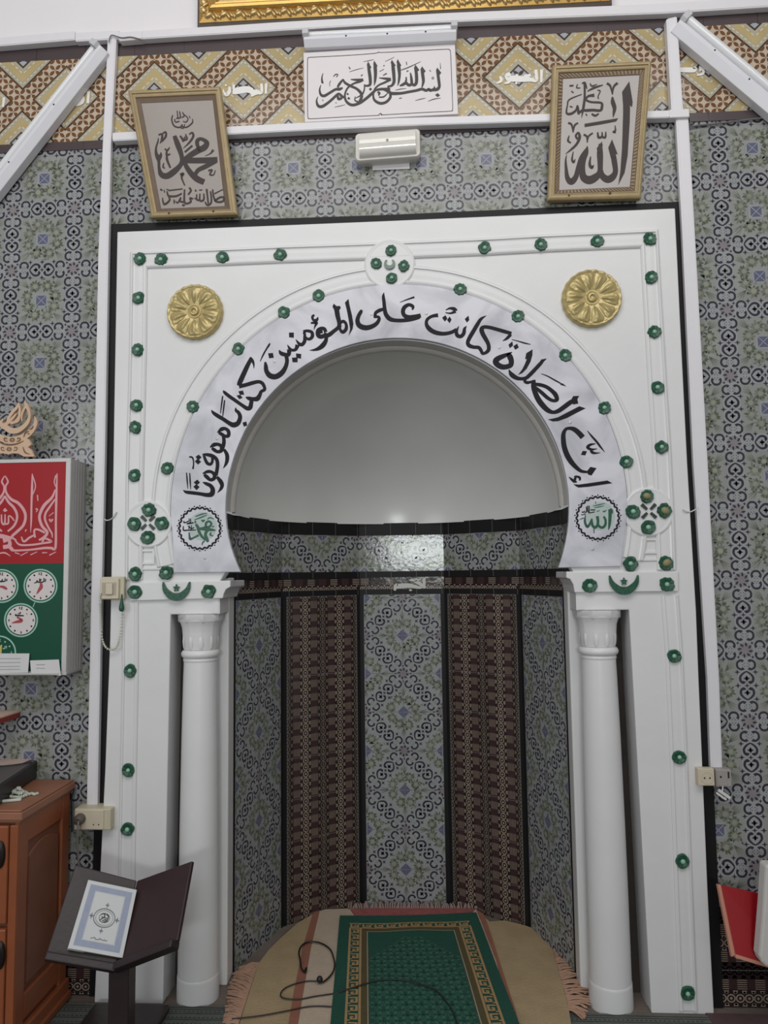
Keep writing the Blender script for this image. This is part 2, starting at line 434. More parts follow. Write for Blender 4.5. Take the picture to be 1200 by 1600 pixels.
for i in range(int((x0-FX)/qp)-2, int((x1-FX)/qp)+2):
    for j in range(-8, 9):
        X, Z = FX+(i+.5)*qp, ZF+(j+.5)*qp
        d = min(abs(X-a)+abs(Z-b) for a, b in cent)
        if d > .1385:
            s = 1 if (i+j) % 2 == 0 else -1
            c_, s_ = math.cos(PI/4*s), math.sin(PI/4*s); L, Wd = qp*.56, qp*.3
            fz([(X+t*L*c_-o*Wd*s_, Z+t*L*s_+o*Wd*c_) for t, o in ((-1, 0), (-.5, .8), (0, 1), (.5, .8), (1, 0), (.5, -.8), (0, -1), (-.5, -.8))], 2, 3)
        if d > .142 and (i+j) % 2 == 0: fz(disc(X+qp*.5, Z-qp*.5+qp, .0022, 5), 2, 4)
fr = tag(mb.build('wall_back_frieze', FM, weld=False), kind='structure')
# white names painted over the frieze
mb = MB(); fw_ = lambda u, v, h: (lambda p: (p.x, YF-0.003-h, p.z))(at(u, v, YF-0.003))
write(mb, [[(910,490,48),(905,680,40)], [(822,490,48),(825,650,60),(740,650,80)], [(760,640,90),(690,660,100),(640,640,110)], [(690,690,50),(630,725,36)],
           [(650,630,110),(560,600,120),(450,610,130),(310,640,110)], [(303,505,44),(305,690,44)], [(228,550,36),(222,640,60),(170,700,66),(118,650,30),(112,600,24)]],
      [[(155,502),(182,525),(155,548),(132,525)]], crop(340, 90, 12, fw_), 0.001)
write(mb, [[(910,420,40),(905,592,28)], [(832,420,42),(840,560,44),(760,552,56),(640,545,80),(480,540,80)], [(765,490,34),(680,520,60)], [(490,470,40),(450,510,70),(475,580,44),(410,608,14)],
           [(355,510,30),(368,570,40),(300,605,14)], [(580,480,30),(575,530,50)]], [[(570,583),(592,602),(570,620),(550,602)]], crop(740, 60, 8.571, fw_), 0.001)
write(mb, [[(200,770,50),(380,772,56),(384,740,30)], [(440,762,60),(480,765,30),(482,812,28),(415,832,14)], [(538,700,40),(545,790,40),(600,806,26)], [(595,800,34),(720,780,24)]], [], crop(1030, 0, 7.06, fw_), 0.001)
write(mb, [[(852,635,28),(845,748,24)], [(778,640,30),(785,735,44),(640,765,40),(560,740,40)], [(40,690,26),(30,785,20)]], [], crop(0, 40, 6.15, fw_), 0.001)
mb.build('frieze_lettering', F_WHITE, fr, weld=False)

# dark border strips
mb = MB()
for za, zb in ((3.538, 3.60), (3.160, 3.194)):
    for xa, xb in ((-2.2, 2.2),):
        n = 22
        for k in range(n):
            a = xa+(xb-xa)*k/n; mb.box((a+.001, YW-.004, za), (a+(xb-xa)/n-.001, YW, zb))
tag(mb.build('trim_1', BROWN_TRIM, weld=False), kind='structure')
mb = MB()
def pxstrip(a, b, Y, th):
    f = [at(u, v, Y) for u, v in a+list(reversed(b))]
    mb.prism(f, [(p.x, Y+th, p.z) for p in f])
pxstrip([(170,362),(168,500),(164,640),(160,800),(154,1000),(148,1250),(139,1570)], [(192,362),(186,500),(183,640),(180,800),(176,1000),(168,1250),(158,1570)], YW-.006, .006)
pxstrip([(1040,318),(1063,322),(1072,500),(1085,720),(1105,955),(1109,1100),(1118,1290),(1131,1590)], [(1040,335),(1050,335),(1060,500),(1070,720),(1083,955),(1088,1060),(1095,1290),(1110,1590)], YW-.006, .006)
pxstrip([(174,350),(600,336),(1063,315)], [(174,372),(600,356),(1063,335)], YW-.0065, .0065)
tag(mb.build('trim_2', BLACK_TILE, weld=False), kind='structure')

# ------------------------------------------------------------------ niche
NR, NY, NZ = 0.64, 0.2, 1.722
mb = MB(); dome = MB()
cor = [(NR*math.cos(PI-k*PI/5), NY+NR*math.sin(PI-k*PI/5)) for k in range(6)]
segs = [((-NR, 0.02), (-NR, NY))]+[(cor[k], cor[k+1]) for k in range(5)]+[((NR, NY), (NR, 0.02))]
for si, (a, b) in enumerate(segs):
    L = math.hypot(b[0]-a[0], b[1]-a[1]); ux, uy = (b[0]-a[0])/L, (b[1]-a[1])/L
    nx, ny = (uy, -ux)
    if nx*(0-a[0])+ny*(0.2-a[1]) < 0: nx, ny = -nx, -ny
    g = lambda s, z, l, a=a, ux=ux, uy=uy, nx=nx, ny=ny: (a[0]+ux*s+nx*l, a[1]+uy*s+ny*l, z)
    def rect(s0, z0_, s1, z1_, m, l=0.0): mb.face([g(s0, z0_, l), g(s1, z0_, l), g(s1, z1_, l), g(s0, z1_, l)], m)
    zlo = 1.42 if si in (0, 6) else 0.0
    rect(0, zlo, L, NZ, 0)
    # top band
    stamp(mb, CELLS, (L/2, 1.488-0.2475*.7071), 0.2475, PI/4, (0, 1.494, L, 1.668), g)
    rect(0, 1.664, L, NZ, 10, .0022); rect(0, 1.468, L, 1.496, 10, .0022)
    if 1 <= si <= 5: rect(0, 1.388, L, 1.412, 10, .0022)
    rect(0, 1.412, L, 1.468, 11, .0002)
    for k in range(int(L/0.0585)+1):          # rows of striped squares and half rings
        s0 = k*0.0585+.006
        if s0+.034 > L: break
        if k % 2 == 0:
            for j in range(4): rect(s0, 1.436+j*.0075, s0+.036, 1.439+j*.0075, 13, .0006)
        else: rect(s0, 1.434, s0+.036, 1.465, 12, .0004)
    for k in range(int(L/0.0292)):
        s0 = k*.0292+.0146
        for i in range(6):
            a0, a1 = PI*i/6, PI*(i+1)/6
            q = clip([(s0+r*math.cos(t), 1.413+r*math.sin(t)) for r, t in ((.0135, a0), (.0135, a1), (.0095, a1), (.0095, a0))], 0, 1.4, L, 1.5)
            if q: mb.face([g(x, z, .0006) for x, z in q], 13)
        q = clip(star4(s0, 1.416, .005, .6), 0, 1.413, L, 1.5)
        if q: mb.face([g(x, z, .0006) for x, z in q], 13)
        q = clip(star4(s0+.0146, 1.429, .006, .5), 0, 1.41, L, 1.5)
        if q: mb.face([g(x, z, .0006) for x, z in q], 13)
    if 1 <= si <= 5:
        if si % 2 == 1:
            stamp(mb, CELLS, (L/2, 1.198), 0.2475, PI/4, (.018, .0, L-.018, 1.386), g)
            rect(.018, 0, L-.018, 1.386, 1, .0001)
            for k in range(9): rect(.018, 1.198+.175-k*.175, L-.018, 1.1995+.175-k*.175, 14, .0012)
            rect(L/2-.0008, 0, L/2+.0008, 1.386, 14, .0012)
        else:
            stamp_brown(mb, (L/2, 1.386-.175*8), 0.175, (.018, 0, L-.018, 1.386), g)
            rect(.018, 0, L-.018, 1.386, 11, .0002)
        rect(0, 0, .018, 1.41, 10, .002); rect(L-.018, 0, L, 1.41, 10, .002)
        rect(.016, 0, .0195, 1.388, 14, .0016); rect(L-.0195, 0, L-.016, 1.388, 14, .0016)
    for k in range(int(L/.118)+1):             # joints of the black strips
        for za, zb in ((1.664, NZ), (1.468, 1.496), (1.388, 1.412))[:3 if 1 <= si <= 5 else 2]: rect(min(k*.118+.03, L-.002), za, min(k*.118+.032, L), zb, 14, .0026)
# AKBAR in white over the brown band
g3 = lambda u, v, h: (lambda p: (p.x, 0.8085-.004-h, p.z))(at(u, v, 0.8085))
nw = tag(mb.build('wall_niche', TM, weld=False), kind='structure')
mb = MB()
write(mb, [[(768,630,36),(772,745,30)], [(735,640,12),(660,655,34),(735,700,40),(725,735,30),(600,712,50),(500,718,56),(445,716,50),(455,690,20)], [(440,710,46),(425,770,26)]], [[(610,752),(632,766),(610,780),(590,766)]],
      crop(560, 820, 7.5, g3), 0.001)
mb.build('niche_lettering', mat('aged_white_lettering', (196, 194, 188), 0.4, var=0.04), nw, weld=False)

# half dome over the niche
DR = 0.612; rows = []
for i in range(0, 25):
    ph = PI/2*i/24
    rows.append([(DR*math.cos(ph)*math.cos(PI*j/48), NY+DR*math.sin(ph), NZ-.004+DR*math.cos(ph)*math.sin(PI*j/48)) for j in range(49)])
mb = MB(); mb.grid(rows, 0, True)
mb.grid([[(DR*math.cos(PI*j/48), Y, NZ-.004+DR*math.sin(PI*j/48)) for j in range(49)] for Y in (0.075, NY)], 0, True)
tag(mb.build('ceiling_niche', W_PLASTER), kind='structure')

# ================================================================== the white mihrab surround
sur = thing('mihrab_surround', 'large white painted plaster mihrab surround with moulded border strips and green flowers framing the niche', 'mihrab surround', (0, 0, 0))
AX, AZ, RO, RI = 0.0065, 1.7275, 0.823, 0.6195     # centre and radii of the marble arch
def P0(u, v): p = at(u, v, 0); return (p.x, p.z)
outer = [P0(*q) for q in ((147,1572),(157,1345),(164,1200),(171.5,1000),(175.5,800),(178,640),(180.5,500),(183,362),(600,345),(1055,325),(1063,500),(1074,720),(1088,955),(1092,1060),(1098,1200),(1106,1390),(1116,1584))]
outer[0] = (outer[0][0], 0.0); outer[-1] = (outer[-1][0], 0.0)
rl, rr = P0(266, 1000)[0], P0(985, 1000)[0]
zl = P0(300, 960)[1]; al = P0(342, 950)[0]; ar = P0(901.5, 940)[0]
aa = math.asin((1.50-AZ)/0.66)
arc = [(AX+.66*math.cos(t), AZ+.66*math.sin(t)) for t in [PI-aa+(2*aa-PI)*k/60 for k in range(61)]]
hole_free = [(rl-.012, 0.0), (rl, zl), (al, zl), (al, 1.46)] + arc + [(ar, 1.46), (ar, zl), (rr, zl), (rr+.02, 0.0)]
prof = outer + list(reversed(hole_free))
mb = MB(); filled(prof, [], 0.0, 0.05, mb)
mb.build('panel', W_PAINT, sur, bevel=0.004)
# recesses behind the columns and the jambs
for s, xe, xi in ((-1, rl, -NR), (1, rr, NR)):
    xb_ = xe-.012 if s < 0 else xe+.02
    mb = MB(); q = sorted; mb.hexa([(xb_, .049, 0), (xb_+s*.02, .049, 0), (xb_+s*.02, .17, 0), (xb_, .17, 0), (xe, .049, zl+.02), (xe+s*.02, .049, zl+.02), (xe+s*.02, .17, zl+.02), (xe, .17, zl+.02)])
    mb.build('recess_side', W_PAINT, sur); mb = MB()
    x1_, x2_ = sorted((s*0.70, s*(NR-.006))); mb.box((x1_, 0.12, 0), (x2_, NY, 1.478), 0)        # jamb
    mb.build('jamb', W_PAINT, sur, bevel=0.006)
for s, xe in ((-1, rl), (1, rr)):
    mb = MB(); x1_, x2_ = sorted((xe+s*.03, s*0.66)); mb.box((x1_, 0.125, 0), (x2_, 0.16, zl+.02), 0)
    mb.build('recess_back', RECESS_DARK, sur)
# impost blocks with a cove towards the niche, and the lintel under them
for s, pts in ((-1, ((205,911),(360,907),(360,917),(353,921),(349.5,928),(348,935),(205,939))), (1, ((1060,893),(885,893),(885,903),(891,905),(896,914),(898,926),(1060,924)))):
    mb = MB(); fr_ = [at(u, v, -.012) for u, v in pts]
    if s < 0:
        for k in (0, -1): fr_[k].x = at(205, 925, 0).x
    mb.prism(fr_, [(p.x, NY-.004, p.z) for p in fr_]); mb.build('impost', W_PAINT, sur, bevel=0.003)
    mb = MB(); xe, xi = (rl-.03, al+.003) if s < 0 else (ar-.003, rr+.03); mb.box((xe, .002, zl), (xi, NY-.003, 1.475)); mb.build('lintel', W_PAINT, sur, bevel=0.002)
# raised mouldings
def strip(path, wd, hh, name, m=W_PAINT, closed=False):
    mb = MB(); n = len(path); rows = []
    for i, (x, z) in enumerate(path):
        if closed: a, b = path[i-1], path[(i+1) % n]
        else: a, b = path[max(i-1, 0)], path[min(i+1, n-1)]
        def unit(p, q): l = math.hypot(q[0]-p[0], q[1]-p[1]) or 1; return (-(q[1]-p[1])/l, (q[0]-p[0])/l)
        n1, n2 = unit(a, (x, z)) if a != (x, z) else unit((x, z), b), unit((x, z), b) if b != (x, z) else unit(a, (x, z))
        sx_, sz_ = n1[0]+n2[0], n1[1]+n2[1]; q = 2/(sx_*sx_+sz_*sz_); nx, nz = sx_*q, sz_*q
        pf = ((-.5, 0), (-.5, .55), (-.42, .95), (-.34, 1), (-.30, .55), (-.22, .45), (0, .5), (.22, .45), (.30, .55), (.34, 1), (.42, .95), (.5, .55), (.5, 0))
        rows.append([(x+nx*o*wd, -h*hh, z+nz*o*wd) for o, h in pf])
    if closed: rows.append(rows[0])
    mb.grid(rows, 0, False); 
    if not closed: mb.face(rows[0]); mb.face(rows[-1])
    return mb.build(name, m, sur)
strip([P0(210, 905), P0(211, 750), P0(213, 668), P0(216, 547), P0(217, 470), P0(217.5, 407), P0(348, 402), P0(437, 398), P0(610, 392), P0(757, 386), P0(845, 381), P0(933, 377), P0(1014, 373.5), P0(1017, 434), P0(1022, 519), P0(1027, 606), P0(1033, 699), P0(1038, 800), P0(1041, 890)], .066, .011, 'moulding')
strip([P0(204, 942), P0(204, 1048), P0(201, 1203), P0(199, 1330), P0(196, 1568)], .060, .009, 'moulding')
strip([P0(1046, 930), P0(1053, 1025), P0(1060, 1183), P0(1066, 1345), P0(1075, 1578)], .060, .009, 'moulding')
strip([(AX+.862*math.cos(t), AZ+.862*math.sin(t)) for t in [PI*1.075-PI*1.15*k/72 for k in range(73)]], .072, .010, 'moulding')
# round pads behind the quatrefoils, and the little square plaques
for u, v, r in ((609, 414, .088), (233, 819, .082), (1012, 800, .082)):
    x, z = P0(u, v); mb = MB(); n = 36
    rows = [[(x+r*k*math.cos(2*PI*i/n), -h, z+r*k*math.sin(2*PI*i/n)) for i in range(n)] for k, h in ((1.06, .0), (1.06, .009), (1.0, .0115), (.93, .0110), (.9, .0105))]
    mb.grid(rows, 0, False, True); mb.face(rows[-1]); mb.build('round_pad', W_PAINT, sur)
for u, v in ((1015, 853), (231, 870)):
    x, z = P0(u, v); mb = MB(); R = .027
    for k in range(4):
        a = [(-1, -1), (1, -1), (1, 1), (-1, 1)]; b = a[(k+1) % 4]; c = a[k]
        f4 = [(x+c[0]*R, z+c[1]*R), (x+b[0]*R, z+b[1]*R), (x+b[0]*R*.72, z+b[1]*R*.72), (x+c[0]*R*.72, z+c[1]*R*.72)]
        mb.prism([(q[0], -.006, q[1]) for q in f4], [(q[0], 0, q[1]) for q in f4])
    mb.build('plaque', W_PAINT, sur)
for u0, u1, v in ((212, 262, 889), (985, 1040, 875)):
    a, b = P0(u0, v), P0(u1, v-1); mb = MB(); mb.box((a[0], -.005, a[1]-.004), (b[0], 0, a[1]+.004)); mb.build('ledge', W_PAINT, sur, bevel=0.001)

# green plaster flowers
def flower_mesh(seed):
    r_ = random.Random(seed); mb = MB(); n = 40; lob = r_.choice((6, 7, 8, 9)); ph = r_.random()*6; amp = r_.uniform(.02, .05) if seed < 45 else .012; sq = r_.uniform(.0, .06)
    rows = []
    for k, h in ((1.0, .0), (1.0, .0055), (.88, .0095), (.62, .0090), (.45, .0072), (.33, .0065)):
        row = []
        for i in range(n):
            t = 2*PI*i/n; rr_ = .0255*k*(1+amp*k*math.cos(lob*t+ph)+sq*math.cos(4*t+ph*2)+.04*math.cos(2*t+ph))
            row.append((rr_*math.cos(t), -h*(1+.05*math.cos(lob*t+ph)), rr_*math.sin(t)))
        rows.append(row)
    mb.grid(rows, 0, True, True); mb.face(rows[-1], 0, True)
    bead = MB(); br = r_.uniform(.0075, .0095); rows = []
    for k in range(5):
        a = PI/2*k/4; rows.append([(br*math.cos(a)*math.cos(2*PI*i/14)+.001, -.0065-br*.75*math.sin(a), br*math.cos(a)*math.sin(2*PI*i/14)) for i in range(14)])
    bead.grid(rows, 0, True, True)
    return mb, bead
FLW = [(219,405),(252,406),(348,403),(438,399),(611,393),(588,413),(631,417),(612,436),(757,388),(845,383),(933,378),(1015,374),(498,463),(444,489),(719,453),
 (1017,434),(1022,519),(1027,606),(1033,699),(809,495),(883,556),(944,638),(978,722),(217,466),(216,547),(214,634),(212,668),(211,743),(373,546),(302,636),(262,732),
 (234,797),(211,819),(254,818),(232,840),(212,897),(260,895),(212,925),(327,924),(1010,776),(988,800),(1037,798),(1012,824),(985,881),(1040,880),(920.5,915),(1041,913),
 (204,1048),(201,1203),(200,1295),(1053,1025),(1060.6,1183),(1065.6,1345),(1074,1551)]
SMALL = {(588,413),(631,417),(612,436),(611,393)}
FV = [flower_mesh(40+i) for i in range(8)]; FO = [None]*8
GOLDISH = {(1010,776),(1037,798),(1040,880)}
for i, (u, v) in enumerate(FLW):
    k = (i % 5) if v < 1000 else 5+i % 3; p = at(u, v, -.006); imp = (v > 905 and v < 930); y = -.012 if imp else -.007
    if (u, v) in SMALL or (u, v) in {(234,797),(211,819),(254,818),(232,840),(1010,776),(988,800),(1037,798),(1012,824)}: y = -.011
    if FO[k] is None:
        o = FV[k][0].build('flower_boss', GREEN, None); b = FV[k][1].build('center_bead', GREEN_PALE, None); FO[k] = (o, b)
    else:
        o = FO[k][0].copy(); b = FO[k][1].copy(); C.objects.link(o); C.objects.link(b)
    o.parent = sur; b.parent = o; o.location = (p.x, y, p.z); o.rotation_euler = (0, (i*1.7) % 6.28, 0)
    s_ = .82 if (u, v) in SMALL else (1.0 if v > 780 and v < 930 else .92); o.scale = (s_, 1, s_)
    if (u, v) in GOLDISH:
        b.data = b.data.copy(); b.data.materials.clear(); b.data.materials.append(OLD_GOLD); b.scale = (1.9, 1.3, 1.6); o['label'] = 'green flower worn to gold in the middle'
# crescents
def crescent(u, v, wd, name, inner_star=True):
    mb = MB(); x, z = P0(u, v); f = lambda a, b, h: (x+a, -.012-h, z+b)
    write(mb, [[(-.5*wd, .30*wd, .04*wd), (-.42*wd, .02*wd, .17*wd), (-.2*wd, -.2*wd, .26*wd), (0, -.25*wd, .28*wd), (.2*wd, -.2*wd, .26*wd), (.42*wd, .02*wd, .17*wd), (.5*wd, .30*wd, .04*wd)]], [], f, .009, k=6)
    o = mb.build(name, GREEN, sur)
    st = MB(); pl = [(.13*wd*(1 if i % 2 == 0 else .5)*math.cos(PI/2+i*PI/5), .08*wd+.15*wd*(1 if i % 2 == 0 else .5)*math.sin(PI/2+i*PI/5)) for i in range(10)]
    write(st, [], [pl], f, .009); st.build('star', GREEN, o)
crescent(278, 922, .098, 'crescent'); crescent(973, 912, .098, 'crescent')
mb = MB(); x, z = P0(609, 415)
n = 24
for i in range(n):          # small ring crescent in the top quatrefoil, thin above and thick below
    a0, a1 = 2*PI*i/n, 2*PI*(i+1)/n
    pl = [(x+.0205*math.cos(a0), z+.0205*math.sin(a0)), (x+.0205*math.cos(a1), z+.0205*math.sin(a1)), (x+.0125*math.cos(a1), z+.0055+.0125*math.sin(a1)), (x+.0125*math.cos(a0), z+.0055+.0125*math.sin(a0))]
    if math.sin((a0+a1)/2) < .72: mb.prism([(q[0], -.019, q[1]) for q in pl], [(q[0], -.010, q[1]) for q in pl])
mb.build('crescent', mat('grey_green_paint', (110, 132, 120), 0.35, var=0.1), sur)
for u, v in ((233, 817), (1012, 799)):      # cross of four dark bars
    mb = MB(); x, z = P0(u, v)
    for k in range(4):
        a = PI/4+k*PI/2; write(mb, [[(x+.009*math.cos(a), z+.009*math.sin(a), .0085), (x+.034*math.cos(a), z+.034*math.sin(a), .0115)]], [], lambda a_, b_, h: (a_, -.0105-h, b_), .006)
    mb.build('cross', mat('dark_green_paint', (44, 60, 52), 0.4) if 'dark_green_paint' not in MATS else MATS['dark_green_paint'], sur)

# ------------------------------------------------------------------ marble arch with its inscription
arch = thing('marble_arch', 'horseshoe arch of grey veined marble with a black painted inscription around the niche opening', 'arch', (0, 0, 0))
zb = 1.498
def arcpts(R, n, xe):
    a = math.asin((zb-AZ)/R) if xe is None else None
    t0 = PI-math.asin((zb-AZ)/R)
    return [(AX+R*math.cos(t), AZ+R*math.sin(t)) for t in [t0+((PI-t0)-t0)*k/n for k in range(n+1)]]
om = [(AX+RO*math.cos(t), AZ+RO*math.sin(t)) for t in [PI*1.03-PI*1.06*k/80 for k in range(81)]]
om = [(P0(273, 905)[0], zb)] + [(om[0][0]+.004, om[0][1])] + om[1:-1] + [(om[-1][0]-.004, om[-1][1]), (P0(969, 894)[0], zb+.002)]
im = [(AX+RI*math.cos(t), AZ+RI*math.sin(t)) for t in [PI-k*PI/72 for k in range(73)]]
il, ir = P0(377, 905)[0], P0(872, 892)[0]
def flare(x0, xe, s): return [(x0+(xe-x0)*(t**2.0), AZ+(zb-AZ)*t) for t in (.15, .3, .45, .6, .75, .88, 1)]
im = list(reversed(flare(im[0][0], il, 1))) + im + flare(im[-1][0], ir, -1)
mb = MB(); filled(om+list(reversed(im)), [], -.012, .006, mb); mb.build('slab', MARBLE, arch, bevel=0.002)
mf = lambda u, v, h: (lambda p: (p.x, -.012-h, p.z))(at(u, v, -.012))
A, B, Cc, D, E_, F_, G, H, I = [crop(a, b, 10, mf) for a, b in ((860,650),(800,540),(720,490),(650,450),(540,440),(470,450),(400,490),(330,560),(270,650))]
ins = MB()
write(ins, [[(505,335,84),(440,262,80),(370,208,72),(300,192,52),(240,208,48),(205,275,66),(202,370,76),(216,480,80),(256,600,84),(320,710,80),(400,800,66),(480,860,50),(575,876,36)],
  [(705,433,10),(620,450,40),(580,490,46),(640,522,36),(728,512,8)], [(635,530,40),(648,562,46),(690,580,34),(778,575,6)], [(575,228,8),(640,310,28),(720,400,34),(780,480,30),(848,562,6)],
  [(288,950,6),(330,990,36),(372,1022,44)], [(375,955,30),(400,944,30),(455,962,40),(460,1008,26)], [(352,1025,34),(412,1030,26)], [(390,960,40),(380,1010,36)]],
  [[(625,795),(720,815),(640,930),(590,915),(565,868)], [(505,545),(570,550),(545,615),(475,605)], [(360,1065),(440,1072),(600,1050),(890,1008),(965,1050),(600,1105),(440,1118),(395,1095)]], A)
write(ins, [[(975,850,60),(900,895,72),(800,970,72),(720,1022,66),(640,1042,56),(560,1010,76),(480,935,86),(410,840,86),(360,730,80),(335,640,75),(335,560,60)],
  [(345,605,50),(430,612,56),(530,642,56),(620,705,62),(680,770,72),(702,845,60),(640,860,50),(560,820,56),(480,750,58),(410,690,52),(360,650,40)],
  [(345,560,56),(290,570,40),(240,578,50),(200,560,46),(205,510,50)], [(530,210,14),(480,238,46),(440,285,58),(360,372,60),(280,455,60),(215,508,56),(130,518,52),(60,500,66),(-10,450,70),(-50,375,10)],
  [(455,440,8),(550,475,18),(650,530,22),(740,580,20),(842,636,6)]],
  [[(955,790),(1050,785),(1020,840),(1035,905),(960,920),(905,880)], [(545,200),(500,215),(458,215),(425,265),(470,280)], [(320,60),(318,150),(290,250),(230,360),(160,430),(95,458),(160,370),(200,290),(230,210),(205,210),(222,120)],
   [(1050,948),(1150,980),(1030,1040),(860,1130),(720,1180),(640,1185),(560,1155),(640,1140),(720,1120),(880,1035)], [(365,530),(372,575),(320,605),(285,555)], [(790,590),(845,636),(750,612)]], B)
write(ins, [[(802,602,10),(700,650,60),(600,692,80),(545,740,90),(565,790,88),(640,832,84),(720,830,76),(780,800,80),(788,735,82),(765,670,88),(735,618,50)],
  [(795,405,8),(900,432,16),(1000,462,22),(1092,482,8)], [(655,427,8),(720,388,42),(780,325,52)], [(792,310,50),(680,280,58),(560,245,56),(440,215,54),(355,212,56),(325,250,72),(345,320,70),(390,400,66),(430,480,60),(435,560,60),(395,608,50),(330,632,40)],
  [(340,632,46),(310,565,54),(275,530,54),(200,524,54),(130,498,64),(108,450,60),(140,372,64),(200,270,64),(260,168,60),(315,85,46),(398,32,6)]],
  [[(805,435),(815,500),(765,540),(745,485)], [(880,470),(905,530),(850,565),(820,510)]], Cc)
write(ins, [[(790,596,8),(758,640,48),(745,710,58),(700,756,58),(645,740,60),(632,680,50),(668,598,8)], [(635,650,56),(560,690,54),(470,712,58),(380,712,64),(280,686,70),(200,630,70),(162,560,54),(178,490,48),(250,442,48),(345,425,60)],
  [(465,345,12),(530,318,34),(600,330,56),(645,350,14)], [(620,365,50),(540,395,28),(460,385,12)]],
  [[(460,425),(490,480),(450,525),(408,465)], [(525,445),(555,495),(525,550),(485,500)], [(820,432),(832,500),(795,540),(762,485)]], D)
write(ins, [[(1042,442,22),(1052,392,50),(990,362,52),(920,402,64),(896,470,64),(920,530,64),(990,562,76),(1090,550,72),(1175,530,64)], [(1160,560,40),(1050,585,60),(920,606,58),(780,606,58),(690,582,70),(630,512,66),(610,420,58),(600,320,54),(590,230,44),(600,172,6)],
  [(600,430,45),(530,450,55),(470,490,50),(460,552,50)], [(440,560,26),(500,550,44),(525,580,50),(490,650,60),(410,702,70),(310,722,80),(220,690,80),(186,620,70),(202,540,60),(240,470,54),(246,440,26)], [(850,325,8),(950,285,18),(1075,243,30)]], [], E_)
write(ins, [[(555,300,78),(575,430,74),(600,540,64),(590,610,58),(520,672,58),(440,732,68),(370,758,56)], [(612,555,40),(660,520,48),(706,560,46),(708,640,54),(655,690,54),(612,640,40),(622,580,36)],
  [(390,690,56),(368,640,54),(320,630,50),(270,662,60),(270,730,70),(310,760,70),(370,742,60),(392,700,46)], [(310,660,60),(320,710,50)], [(395,720,60),(395,810,60),(350,890,76),(280,945,60),(200,970,30),(140,972,6)],
  [(212,420,30),(182,450,40),(196,500,36),(250,500,46),(268,455,14)], [(158,548,26),(210,542,40),(245,545,50),(222,600,25),(205,652,6)], [(38,680,40),(100,670,44),(170,690,50),(180,758,54),(130,800,44),(72,770,40),(60,720,44),(48,690,40)]],
  [[(745,170),(760,260),(800,430),(822,560),(810,640),(750,745),(770,640),(755,540),(720,350),(690,230)], [(515,245),(560,285),(610,280),(625,310),(600,350),(590,390),(540,380),(495,290)]], F_)
write(ins, [[(762,350,48),(760,430,56),(720,485,54),(672,470,48),(622,405,10)], [(650,490,70),(620,560,50),(560,570,44),(522,540,40),(492,488,8)], [(520,560,70),(510,640,60),(450,640,60),(392,620,60),(362,572,16)],
  [(470,650,60),(485,740,60),(460,840,66),(400,930,80),(310,985,84),(220,970,84),(165,900,70),(154,820,60),(145,755,26)], [(65,748,8),(110,650,24),(160,560,24),(205,490,30),(220,460,6)]],
  [[(515,297),(592,297),(590,378),(518,370)], [(625,622),(707,632),(703,705),(630,690)], [(562,690),(650,685),(650,760),(572,760)], [(190,622),(265,615),(277,690),(205,698)]], G)
write(ins, [[(668,158,6),(664,90,30),(640,30,48),(605,-15,36)], [(622,5,54),(560,130,70),(500,260,76),(450,370,76),(428,425,56)], [(435,438,62),(540,415,60),(640,385,60),(740,365,54),(800,390,54),(832,450,50),(832,490,50),(780,520,50),(760,570,60),(720,630,76),(650,635,60),(590,625,60),(540,605,14)],
  [(635,640,60),(625,700,64),(608,768,70),(560,780,64),(480,730,54),(380,660,54),(280,590,54),(210,532,46),(188,500,10)], [(385,770,10),(388,812,44),(430,850,54),(452,920,64),(420,1010,74),(350,1040,80),(280,1010,64),(190,950,60),(90,890,60),(30,845,44),(4,805,8)],
  [(180,588,20),(165,700,22),(145,857,12)], [(210,653,20),(195,780,22),(180,907,12)]],
  [[(425,515),(495,502),(517,565),(450,570)], [(395,580),(455,570),(492,615),(440,638)], [(490,1005),(550,985),(562,1050),(510,1065)]], H)
write(ins, [[(698,260,16),(760,208,60),(820,198,50),(870,240,56),(868,310,56),(810,312,50),(760,282,54),(718,262,40)], [(790,310,50),(800,390,56),(790,460,60),(760,540,60)], [(583,490,16),(640,452,60),(700,442,50),(758,472,56),(758,540,60),(700,558,50),(650,530,56),(610,500,40)],
  [(800,520,40),(845,600,60),(850,680,60),(830,750,44),(788,818,6)], [(463,600,16),(520,602,44),(610,622,60),(680,672,56),(700,750,56),(690,850,56),(670,930,60)], [(485,612,36),(508,680,46),(540,738,50),(590,753,46),(618,710,42),(620,650,42)],
  [(468,900,16),(540,870,50),(600,872,46),(648,912,56),(648,970,60),(590,998,50),(530,950,60),(490,912,40)], [(690,950,40),(745,1020,66),(770,1080,60),(750,1140,44),(698,1198,6)], [(468,1035,10),(520,1056,50),(590,1090,60),(625,1150,70),(608,1218,80),(540,1234,64),(420,1215,54),(300,1200,54),(210,1188,46),(163,1158,6)],
  [(215,884,14),(225,1000,22),(235,1137,8)], [(265,889,14),(272,1020,22),(280,1147,8)], [(255,640,20),(300,645,28),(322,690,20),(325,760,20),(315,828,28)]],
  [[(405,603),(450,645),(400,690),(355,640)], [(390,665),(442,715),(395,758),(345,710)], [(385,993),(425,1040),(375,1080),(328,1038)], [(370,1065),(418,1110),(372,1158),(322,1105)]], I)
ins.build('inscription', INK, arch, weld=False)
